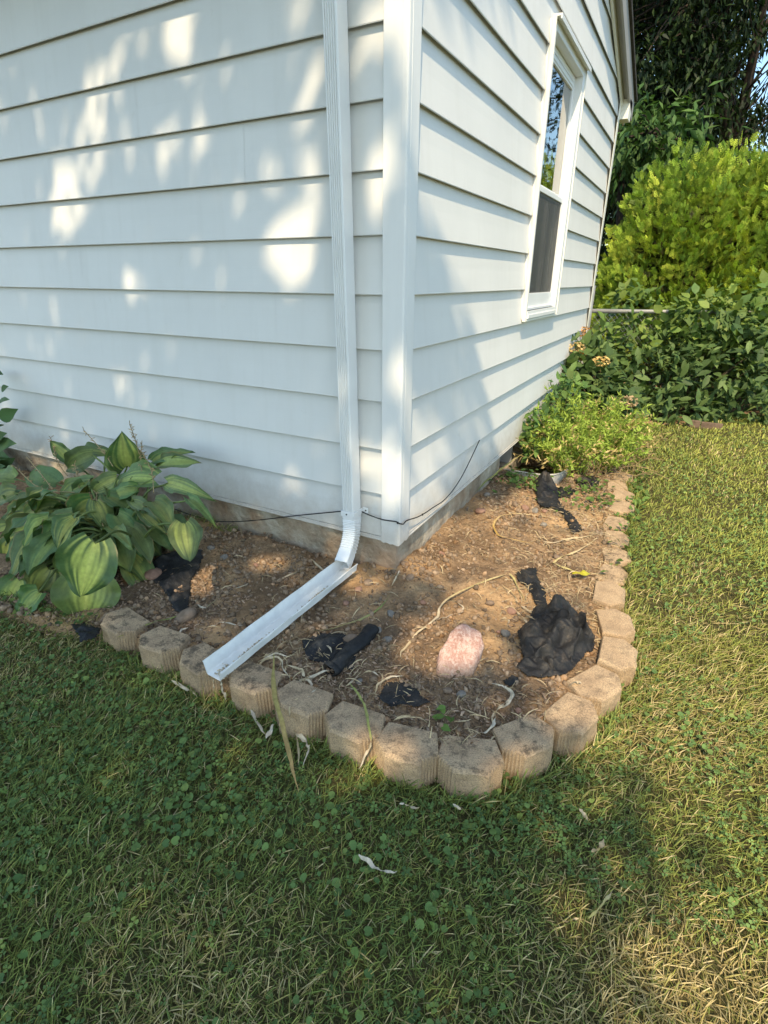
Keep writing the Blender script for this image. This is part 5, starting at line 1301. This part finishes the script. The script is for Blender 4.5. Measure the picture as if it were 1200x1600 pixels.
# feathery yellow-green weeds
we = empty('feathery_weeds', (.42, 2.4, -.2), 'yellow-green feathery weeds spilling over the edging blocks', 'weeds')
g = np.random.default_rng(81)
mb = MB(); Pl, Al, Cl = [], [], []
for i in range(330):
    a = g.random() * 6.28; rr = math.sqrt(g.random())
    b = np.array([.42 + .30 * rr * math.cos(a), 2.42 + .62 * rr * math.sin(a), -.2])
    lean = np.array([math.cos(a) * .16 + g.normal() * .07, math.sin(a) * .12 - .06 + g.normal() * .07, g.uniform(.20, .56) * (1.05 - .55 * rr)])
    q = spline([b, b + lean * np.array([.35, .35, .62]), b + lean], 5)
    dry = g.random() < (.20 + .35 * (rr > .8))
    cs = np.array((.33, .25, .11)) if dry else np.array((.20, .265, .045))
    mb.tube(q, list(np.linspace(.0022, .0008, len(q))), 4, tuple(cs))
    for j in range(1, len(q)):
        for _ in range(5 if not dry else 2):
            Pl.append(q[j] + g.normal(size=3) * .006); Al.append(nrm(lean * .5 + g.normal(size=3) * .25)); Cl.append((cs * (1.5 if dry else 1.35)) * g.uniform(.7, 1.35))
mb.build('stems', LEAF, we, True, True)
Pl = np.array(Pl); Al = np.array(Al)
leaf_cloud('foliage', we, LEAF2, Pl, Al, rand_dir(len(Pl), g) + np.array([0, -.2, .8]), np.stack([.030 * np.ones(len(Pl)), .022 + .035 * g.random(len(Pl)), .03 * np.ones(len(Pl))], 1), np.array(Cl), None, 'stuff')
# dried brown weeds at its right-hand foot
dw = empty('dried_weeds', (.74, 2.4, -.2), 'brown dried weeds lying across the block edge', 'weeds')
mb = MB()
for i in range(240):
    b = np.array([.66 + g.normal() * .10, 2.35 + g.normal() * .30, -.19])
    d = np.array([g.normal() * .09, g.normal() * .09 - .02, .02 + .10 * g.random()])
    q = spline([b, b + d * .6 + np.array([0, 0, .03]), b + d * 1.3 + np.array([0, 0, -.03 * g.random()])], 4)
    mb.tube(q, .0016, 4, tuple(np.array((.40, .28, .15)) * g.uniform(.5, 1.3)))
mb.build('stems', STRAW, dw, True, True)

# window well
ww = empty('window_well', (.12, 1.85, -.2), 'pale corrugated window well ring around the basement window', 'window well')
plan = []
for i in range(49):
    t = i / 48; a = -math.pi / 2 + math.pi * t
    cxp = .390 * math.copysign(abs(math.cos(a)) ** .45, math.cos(a)); cyp = 1.935 + .312 * math.copysign(abs(math.sin(a)) ** .6, math.sin(a))
    rp_ = .004 * math.sin(i * 2.1)
    plan.append((max(-.018, cxp + rp_), cyp + rp_ * .5))
v = []; f = []
for x, y in plan: v += [(x, y, -.34), (x, y, -.150)]
for i in range(48): f.append((2 * i, 2 * i + 2, 2 * i + 3, 2 * i + 1))
sh = link('shell', mesh('shell', v, f), WELL, ww); so = sh.modifiers.new('thick', 'SOLIDIFY'); so.thickness = .003
mb = MB(); mb.tube([(x, y, -.147) for x, y in plan], .006, 8); mb.build('rim', WELL, ww, True)

# chain-link fence behind the shrubs
fe = empty('chain_link_fence', (.0, 4.48, -.22), 'grey steel chain-link fence starting at the far house corner', 'fence')
for x, y in ((-.03, 4.46), (2.4, 5.7)):
    mb = MB(); mb.tube([(x, y, -.3), (x, y, 1.02 if x < 1 else .80)], .034 if x < 1 else .03, 14); mb.tube([(x, y, 1.02 if x < 1 else .80), (x, y, 1.04 if x < 1 else .83)], [.036, .012], 14); mb.build('post', GALV, fe, True)
mb = MB(); mb.tube([(-.0, 4.475, .775), (2.4, 5.69, .765)], .021, 12); mb.build('top_rail', GALV, fe, True)
mb = MB()
A0, A1 = np.array([.02, 4.50, 0]), np.array([2.4, 5.71, 0]); LW = np.linalg.norm(A1 - A0); dx = (A1 - A0) / LW
for s_ in np.arange(-.95, LW, .058):
    for sg in (1, -1):
        a0, a1 = (s_, s_ + .95) if sg > 0 else (s_ + .95, s_)
        z0_, z1_ = -.2, .75
        c0, c1 = np.clip(a0, 0, LW), np.clip(a1, 0, LW)
        if abs(c1 - c0) < .02: continue
        f0 = (c0 - a0) / (a1 - a0); f1 = (c1 - a0) / (a1 - a0)
        mb.tube([A0 + dx * c0 + np.array([0, .004 * sg, z0_ + (z1_ - z0_) * f0]), A0 + dx * c1 + np.array([0, .004 * sg, z0_ + (z1_ - z0_) * f1])], .0014, 3, None, False)
mb.build('wire_mesh', GALV, fe)['kind'] = 'stuff'
# thin white downpipe behind the far corner
mb = MB(); mb.tube([(.055, LEN + .06, -.2), (.055, LEN + .06, 2.4)], .012, 8)

# ------------------------------------------------------------------ golden conifer
SPV = []; SPF = []
def _leafquad(p, d, w):
    n = len(SPV); a = np.array([-d[1], d[0], 0]); a = a / np.linalg.norm(a) * w
    p = np.array(p); d = np.array(d)
    SPV.extend([p, p + d * .5 + a, p + d, p + d * .5 - a]); SPF.append((n, n + 1, n + 2, n + 3))
_leafquad((0, 0, 0), (0, 1.0, -.10), .03)
for i in range(4):
    t = .14 + i * .19
    for sg in (-1, 1):
        ln = .42 * (1 - t * .62)
        _leafquad((0, t, -.01 * i), (sg * ln * .72, ln * .72, .05 - .04 * i * .5), .062)
        pass
SPRAY = (np.array(SPV), [np.array(SPF)])
def conifer(name, label, base, lobes, n, L, seed):
    g = np.random.default_rng(seed)
    e = empty(name, base, label, 'conifer')
    # fan-shaped plates of sprays, each plate an upright branch tip with dark gaps between plates
    Pp, Dp = [], []
    vol = np.array([r[0] * r[2] for c, r in lobes])
    npl = n // 15
    for (c, r), w in zip(lobes, vol / vol.sum()):
        m_ = int(npl * w); d = rand_dir(m_, g)
        rad = .55 + .47 * np.sqrt(g.random(m_)) + .10 * (fbm(d[:, 0] * 4 + c[0], d[:, 1] * 4 + d[:, 2] * 5, seed) - .5) * 2
        Pp.append(np.array(c) + d * np.array(r) * rad[:, None]); Dp.append(nrm(d / np.array(r)))
    Pp = np.concatenate(Pp); Dp = np.concatenate(Dp)
    kp = (Pp[:, 2] > -.1) & ((Dp[:, 1] < .3) | (g.random(len(Dp)) < .25))
    for c, r in lobes: kp &= (((Pp - np.array(c)) / np.array(r)) ** 2).sum(1) > .20
    Pp = Pp[kp]; Dp = Dp[kp]; npl = len(Pp)
    up_ = nrm(Dp * .85 + np.array([0, 0, .7]) + rand_dir(npl, g) * .35)        # branch tip direction
    sd_v = nrm(np.cross(up_, rand_dir(npl, g)))                                # plate lies in (up_, sd_v)
    K = 15
    UP = np.repeat(up_, K, 0); SD = np.repeat(sd_v, K, 0); nn = npl * K
    tt = g.random(nn); side = g.uniform(-1, 1, nn)
    size = np.repeat(.17 + .20 * g.random(npl), K)
    P_ = np.repeat(Pp, K, 0) + UP * (size * (tt - .75))[:, None] + SD * (size * .42 * side * (1.1 - tt))[:, None] + rand_dir(nn, g) * .018
    A = nrm(UP * (.6 + .5 * tt)[:, None] + SD * (side * .9)[:, None] + rand_dir(nn, g) * .25)
    N = nrm(np.cross(UP, SD) + rand_dir(nn, g) * .45)
    S = L * (.55 + .6 * g.random(nn))
    base_c = np.array([(.35, .49, .065), (.26, .41, .055), (.50, .60, .08), (.15, .28, .045)])
    pc = np.repeat(g.choice(4, npl, p=[.35, .32, .15, .18]), K)
    Cc = base_c[pc] * (.6 + .8 * g.random((nn, 1)))
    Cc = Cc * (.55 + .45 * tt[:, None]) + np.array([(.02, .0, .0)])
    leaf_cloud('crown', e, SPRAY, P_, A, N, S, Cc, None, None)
    # dark dead twigs and old foliage inside
    Pi = []
    for (c, r), w in zip(lobes, vol / vol.sum()):
        m_ = int(6000 * w); Pi.append(np.array(c) + rand_dir(m_, g) * np.array(r) * (.35 + .38 * g.random((m_, 1))))
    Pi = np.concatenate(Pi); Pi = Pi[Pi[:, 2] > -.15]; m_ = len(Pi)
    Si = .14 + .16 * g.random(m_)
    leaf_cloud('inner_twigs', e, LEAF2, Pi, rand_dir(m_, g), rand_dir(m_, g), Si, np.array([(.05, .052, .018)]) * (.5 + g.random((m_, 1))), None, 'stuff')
    mb = MB(); mb.tube([(base[0], base[1], -.3), (base[0], base[1], lobes[0][0][2] + .5)], [.10, .03], 8); mb.build('trunk', BARK, e, True)
    return e
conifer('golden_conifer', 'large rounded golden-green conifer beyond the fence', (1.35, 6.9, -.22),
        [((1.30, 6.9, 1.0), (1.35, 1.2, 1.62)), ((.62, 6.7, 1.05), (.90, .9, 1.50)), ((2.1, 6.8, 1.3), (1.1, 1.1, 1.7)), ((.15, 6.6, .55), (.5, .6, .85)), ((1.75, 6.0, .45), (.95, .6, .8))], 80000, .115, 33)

# ------------------------------------------------------------------ trees
def tree(name, label, base, crown, nclump, per, L, wid, cols, seed, holes=(), trunk_r=.18, group=None, droop=.5, fork=None, keepfn=None):
    g = np.random.default_rng(seed)
    e = empty(name, base, label, 'tree', group)
    C0, R0 = np.array(crown[0]), np.array(crown[1])
    fork = np.array(fork if fork is not None else (base[0], base[1], C0[2] - R0[2] * .55))
    mb = MB()
    mb.tube(spline([np.array(base) - np.array([0, 0, .2]), (np.array(base) + fork) / 2 + g.normal(size=3) * .08, fork], 5), list(np.linspace(trunk_r * 1.25, trunk_r * .8, 11)), 12)
    mb.build('trunk', BARK, e, True)
    d = rand_dir(nclump, g); cc = C0 + d * R0 * (g.random((nclump, 1)) ** .45)
    lim = MB(); mains = []
    for i in range(9):
        q = C0 + rand_dir(1, g)[0] * R0 * .75
        sp = spline([fork, fork * .5 + q * .5 + np.array([0, 0, .3]), q], 6); mains.append(sp)
        lim.tube(sp, list(np.linspace(trunk_r * .5, trunk_r * .08, len(sp))), 6)
    allm = np.concatenate(mains)
    for c in cc:
        j = np.argmin(((allm - c) ** 2).sum(1)); p0 = allm[max(0, j - 2)]
        sp = spline([p0, (p0 + c) / 2 + g.normal(size=3) * .08, c], 3)
        if keepfn is None or keepfn(np.array(sp)).all():
            lim.tube(sp, list(np.linspace(.022, .005, len(sp))), 4)
    lim.build('limb', BARK, e, True)
    n = nclump * per
    src = np.repeat(cc, per, 0)
    P_ = src + g.normal(size=(n, 3)) * np.array([.26, .26, .17])
    A = nrm(nrm(P_ - src) * .5 + rand_dir(n, g) * .45 + np.array([0, 0, -droop]))
    N = nrm(rand_dir(n, g) * .6 + np.array([0, 0, .8]))
    S = L * (.6 + .7 * g.random(n))
    kp = np.ones(n, bool)
    for c, r in holes: kp &= (((P_ - np.array(c)) / np.array(r)) ** 2).sum(1) > 1
    if keepfn is not None: kp &= keepfn(P_)
    Cc = np.array(cols)[g.integers(0, len(cols), n)] * (.7 + .6 * g.random((n, 1)))
    leaf_cloud('crown', e, LEAF2, P_[kp], A[kp], N[kp], np.stack([S * wid, S, S], 1)[kp], Cc[kp])
    return e
TC = [(.014, .028, .009), (.019, .037, .011), (.011, .023, .008), (.034, .058, .016)]
tree('shade_tree', 'tall dark leafy tree rising behind the golden conifer with sky gaps', (1.0, 10.4, -.22), ((-.25, 10.2, 5.2), (2.0, 2.4, 4.0)), 620, 80, .135, .75, TC, 41,
     [((1.06, 8.0, 3.5), (.28, 1.3, .22)), ((1.08, 10.0, 4.0), (.34, 1.4, .27)), ((1.10, 12.0, 4.5), (.4, 1.4, .33)), ((1.25, 8, 3.65), (.22, 1.3, .2)), ((1.3, 10, 4.15), (.26, 1.4, .24)), ((1.36, 12, 4.65), (.3, 1.4, .3)), ((-.55, 10, 4.6), (.18, 6, .22)), ((.25, 10, 3.05), (.16, 6, .12)), ((-.9, 10, 3.3), (.12, 6, .16)), ((.55, 10, 4.7), (.14, 6, .14))], .2, None, .55)
tree('shade_tree', 'dense dark tree filling the gap between house corner and conifer', (-.6, 12.5, -.22), ((-.9, 12.2, 3.4), (2.4, 1.6, 3.2)), 360, 70, .14, .75, TC, 43, [((1.5, 12, 4.6), (.7, 6, .45))], .16)
tree('shade_tree', 'low leafy branches of a sunlit young tree next to the gable end', (-.35, 7.6, -.22), ((-.2, 7.4, 2.75), (.62, .5, .42)), 40, 40, .15, .9, [(.06, .12, .03), (.045, .095, .025), (.08, .14, .035)], 44, (), .05)
# across the yard to the right: seen only as the reflection in the window pane
tree('shade_tree', 'broad tree across the yard mirrored in the window glass', (3.4, 11.2, -.22), ((3.3, 11.0, 4.6), (1.5, 1.4, 2.4)), 90, 34, .16, .95, TC, 45, (), .2)

# the tree whose shade dapples wall, bed and lawn stands behind the photographer
LIT = D['lit']
sa = np.array([math.cos(SUN_A), math.sin(SUN_A), 0]); sv = np.array(SUN); sb = np.cross(sv, sa); sb = sb if sb[2] > 0 else -sb
def shades(P_, luck=None):
    u = P_ @ sa; v = P_ @ sb
    r = np.ones(len(P_), bool)
    for poly, kk_ in zip(LIT, D['litk']):
        hit_ = in_poly(u, v, poly)
        if kk_ and luck is not None: hit_ &= luck > kk_     # a few stray leaves soften the sun flecks
        r &= ~hit_
    r &= ~((u > 1.05 + .25 * np.sin(v * 3)) & (v > -1.0))
    r &= ~((u > .35) & (v > 1.1))
    return r
g = np.random.default_rng(91)
te = empty('shade_tree', (-2.3, -6.4, -.32), 'wide tree behind the viewpoint that casts the dappled shade', 'tree')
n = 22000
u = g.uniform(-3.8, 1.5, n); v_ = g.uniform(-3.0, 2.5, n); t = 8.0 + 2.6 * g.random(n) + .5 * np.sin(u * 1.3) - .12 * (u + 1) ** 2
P_ = u[:, None] * sa + v_[:, None] * sb + t[:, None] * sv
A = nrm(rand_dir(n, g) * .8 + np.array([0, 0, -.25])); N = nrm(sv[None] * .9 + rand_dir(n, g) * .45)
S = .11 + .14 * g.random(n)
luck = g.random(n)
kp = shades(P_, luck) & shades(P_ - A * S[:, None] * .22, luck) & shades(P_ + A * S[:, None] * .22, luck)
P_ = P_[kp]; A = A[kp]; N = N[kp]; S = S[kp]; n = len(P_)
leaf_cloud('crown', te, LEAF2, P_ - A * S[:, None] * .5, A, N, np.stack([S, S, S], 1), 2 * np.array(TC)[g.integers(0, 4, n)] * (.8 + .4 * g.random((n, 1))))
mb = MB(); fk = np.array([-2.0, -6.0, 2.8]); mb.tube(spline([(-2.3, -6.4, -.5), (-2.2, -6.2, 1.2), fk], 5), list(np.linspace(.30, .2, 11)), 12); mb.build('trunk', BARK, te, True)
lim = MB(); idx = g.integers(0, n, 40)
for i in idx:
    q = P_[i] + sv * .3; sp = spline([fk, fk * .45 + q * .55 + np.array([0, 0, .35]), q], 6)
    if shades(sp).all(): lim.tube(sp, list(np.linspace(.06, .008, len(sp))), 5)
lim.build('limb', BARK, te, True)

# ------------------------------------------------------------------ lawn growth
g = np.random.default_rng(101)
def lawn_points(n, x0, x1, y0, y1, dens):
    x = g.uniform(x0, x1, n); y = g.uniform(y0, y1, n)
    d = np.hypot(x - CAMP[0], y - CAMP[1])
    k_ = (bed_sd(x, y) < np.where(x < -.95, .06, 0)) & ~on_block(x, y, -.004) & ~((x < .02) & (y > -.02) & (y < LEN + .02))
    k_ &= g.random(n) < dens(x, y, d)
    return x[k_], y[k_], d[k_]
def blades(name, label, x, y, L, w, lean, hue, flat=0.0):
    n = len(x); ang = g.uniform(0, 2 * math.pi, n); dx_ = np.stack([np.cos(ang), np.sin(ang)], 1); px_ = np.stack([-np.sin(ang), np.cos(ang)], 1)
    ts = np.array([0, .38, .72, 1.0]); ws = np.array([.85, 1.0, .7, 0])
    z0 = np.where(x < -.85, ground_h(x, y), lawn_z(x, y) + .02 * (fbm(x * 3, y * 3, 3) - .5)) - .002 + flat
    V = np.zeros((n, 7, 3)); k_ = 0
    for i, t in enumerate(ts):
        h = L * (lean * t + (1 - lean) * .35 * t * t * 1.2); zz = z0 + L * np.sqrt(np.maximum(.04, 1 - lean ** 2)) * (t - .42 * lean * t * t)
        c = np.stack([x + dx_[:, 0] * h, y + dx_[:, 1] * h], 1)
        if i < 3:
            for sg in (-1, 1):
                V[:, k_, :2] = c + px_ * (w * ws[i] * .5 * sg)[:, None]; V[:, k_, 2] = zz + sg * .0006; k_ += 1
        else:
            V[:, k_, :2] = c; V[:, k_, 2] = zz
    Q = np.array([(0, 1, 3, 2), (2, 3, 5, 4)]); T3 = np.array([(4, 5, 6)])
    off = (np.arange(n) * 7)[:, None, None]
    F = [(Q[None] + off).reshape(-1, 4), (T3[None] + off).reshape(-1, 3)]
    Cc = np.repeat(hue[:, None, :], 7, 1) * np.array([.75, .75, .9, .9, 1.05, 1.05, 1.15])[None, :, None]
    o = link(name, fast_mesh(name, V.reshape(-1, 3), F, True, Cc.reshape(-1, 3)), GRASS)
    return tag(o, label, kind='stuff')
def dryness(x, y):
    q = fbm(x * 1.5, y * 1.5, 201, 4)
    d = sst(.53, .74, q) * .5
    d += 1.1 * np.exp(-(((x - 1.25) / .30) ** 2 + ((y + 1.08) / .20) ** 2)) + .7 * np.exp(-(((x - 1.12) / .14) ** 2 + ((y + .38) / .16) ** 2))
    d += .45 * np.exp(-(((x - .35) / .35) ** 2 + ((y + 1.5) / .16) ** 2)) + .4 * np.exp(-(((x + .75) / .12) ** 2 + ((y + 1.2) / .12) ** 2))
    d *= 1 - .25 * (y > 0)
    return np.clip(d, 0, 1)
GCOL = np.array([(.235, .275, .066), (.185, .24, .058), (.31, .325, .083), (.145, .195, .055)])
DCOL = np.array([(.56, .44, .205), (.64, .52, .27), (.44, .34, .14), (.36, .31, .10)])
def hues(x, y, bias=0):
    n = len(x); dr = np.clip(dryness(x, y) * .78 + .06 + bias, 0, .95)
    a = GCOL[g.integers(0, 4, n)]; b = DCOL[g.integers(0, 4, n)]
    m_ = (g.random(n) < dr)[:, None]
    warm = (sst(-.5, .6, y) + .6 * sst(.9, 1.3, x))[:, None] * np.array([.10, .085, .012])
    return np.where(m_, b, a + warm * .8) * (.7 + .6 * g.random((n, 1)))
tall = lambda x, y: .55 + .9 * fbm(x * 2.2, y * 2.2, 210, 3)
# near lawn
x, y, d = lawn_points(340000, -2.7, 3.1, -2.5, .3, lambda x, y, d: np.clip(1.15 * (1.6 / np.maximum(d, 1.3)) ** .9, .12, 1))
L = (.018 + .032 * g.random(len(x))) * tall(x, y) * 1.15; w = (.0011 + .0014 * g.random(len(x)))
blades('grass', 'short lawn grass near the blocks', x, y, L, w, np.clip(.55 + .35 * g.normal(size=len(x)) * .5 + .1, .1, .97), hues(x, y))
# flat thatch of dead blades
x, y, d = lawn_points(70000, -2.5, 2.8, -2.4, .6, lambda x, y, d: (.12 + .80 * dryness(x, y)) * np.clip(1.5 / d, .1, 1))
blades('thatch', 'dead straw blades lying in the lawn', x, y, .025 + .04 * g.random(len(x)), .0012 + .0014 * g.random(len(x)), np.full(len(x), .97), DCOL[g.integers(0, 4, len(x))] * (.6 + .6 * g.random((len(x), 1))), .010)
# far lawn
x, y, d = lawn_points(170000, .55, 4.6, .3, 6.5, lambda x, y, d: np.clip(1.6 * (2.2 / d) ** 1.2, .10, 1))
L = (.022 + .026 * g.random(len(x))) * tall(x, y); w = (.0018 + .0016 * g.random(len(x))) * np.clip(d / 2.4, 1, 2.2)
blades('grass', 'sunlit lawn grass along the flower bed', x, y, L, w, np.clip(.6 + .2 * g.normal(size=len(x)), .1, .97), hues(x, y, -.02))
# longer tufts leaning on the block edge
x = []; y = []
for (bx, by), a in zip(BLOCK_XY, BLOCK_A):
    for _ in range(70):
        tt = g.uniform(-.11, .11); x.append(bx + math.cos(a) * (.068 + .03 * g.random()) - math.sin(a) * tt); y.append(by + math.sin(a) * (.068 + .03 * g.random()) + math.cos(a) * tt)
x = np.array(x); y = np.array(y); k_ = (fbm(x * 6, y * 6, 220) > .42) & ~on_block(x, y, .0); x = x[k_]; y = y[k_]
blades('grass', 'longer grass tufts at the foot of the blocks', x, y, .03 + .06 * g.random(len(x)), .002 + .0018 * g.random(len(x)), np.clip(.4 + .25 * g.normal(size=len(x)), .05, .95), hues(x, y))
# clover and ground ivy
def clover(n, x0, x1, y0, y1, dens, smin, smax, name, label, bright):
    x, y, d = lawn_points(n, x0, x1, y0, y1, dens)
    n = len(x); z = np.where(x < -.85, ground_h(x, y), lawn_z(x, y)) + .012 + .022 * g.random(n)
    A = rand_dir(n, g); A[:, 2] *= .3; N = np.array([0, -.12, 1.0]) + g.normal(size=(n, 3)) * .33
    S = smin + (smax - smin) * g.random(n) ** 1.4
    Cc = np.array([(.115, .185, .052), (.14, .21, .058), (.09, .155, .048), (.20, .26, .065)])[g.choice(4, n, p=[.38, .3, .2, .12])] * (.75 + .5 * g.random((n, 1))) * bright
    tre = g.random(n) < np.clip(fbm(x * 4, y * 4, 260) * 2.2 - .3, .12, .95)
    for tm, sel, lb in ((ROUNDLEAF, ~tre, name), (TREFOIL, tre, 'clover')):
        k_ = S[sel] * (1 if tm is ROUNDLEAF else 1.15)
        V, F, c = scatter(tm[0], tm[1], np.stack([x, y, z], 1)[sel], basis(A, N)[sel], k_, Cc[sel])
        o = link(lb, fast_mesh(lb, V, F, False, c), LEAF)
        tag(o, label if tm is ROUNDLEAF else label.replace('round', 'three-part').replace('small', 'three-part'), kind='stuff')
cden = lambda x, y: np.clip(sst(.44, .60, fbm(x * 2.6, y * 2.6, 231, 3)) * 1.1 + .12 + .5 * np.exp(-((y + 1.0) / .2) ** 2) * (x < .9), 0, 1) * (1 - .85 * sst(.3, .8, dryness(x, y)))
clover(20000, -2.5, 1.3, -2.3, -.72, lambda x, y, d: cden(x, y) * np.clip((1.5 / d) ** .6, .3, 1) * (1 - .6 * sst(.75, 1.1, x)), .008, .023, 'ground_ivy', 'round ground ivy leaves in the shaded lawn', 1)
clover(30000, .8, 3.2, -.9, 4.6, lambda x, y, d: cden(x, y + 3) * np.clip((1.9 / d) ** .6, .25, 1), .008, .019, 'ground_ivy', 'small ground ivy leaves in the sunny lawn', 1.25)
# weeds along the bed edge and small seedlings on the soil
p = np.concatenate([np.stack([.86 + g.normal(size=260) * .035, g.uniform(.5, 2.2, 260)], 1), np.stack([.52 + g.normal(size=10) * .02, -.70 + g.normal(size=10) * .012], 1), np.stack([.62 + g.normal(size=140) * .10, 1.5 + g.normal(size=140) * .15], 1), np.stack([.20 + g.normal(size=220) * .12, 1.46 + g.normal(size=220) * .09], 1)])
p = p[~on_block(p[:, 0], p[:, 1], -.01)]
n = len(p); zz = np.maximum(soil_z(p[:, 0], p[:, 1]), -.215) + .01 + .035 * g.random(n)
A = rand_dir(n, g); A[:, 2] = np.abs(A[:, 2]) * .6
V, F, c = scatter(LEAF8[0] * np.array([1.5, 1, 1]), LEAF8[1], np.stack([p[:, 0], p[:, 1], zz], 1), basis(A, rand_dir(n, g) * .5 + np.array([0, 0, 1])), .018 + .028 * g.random(n), np.array([(.11, .18, .04)]) * (.6 + .7 * g.random((n, 1))))
tag(link('seedlings', fast_mesh('seedlings', V, F, True, c), LEAF), 'small weed seedlings along the bed edge', kind='stuff')
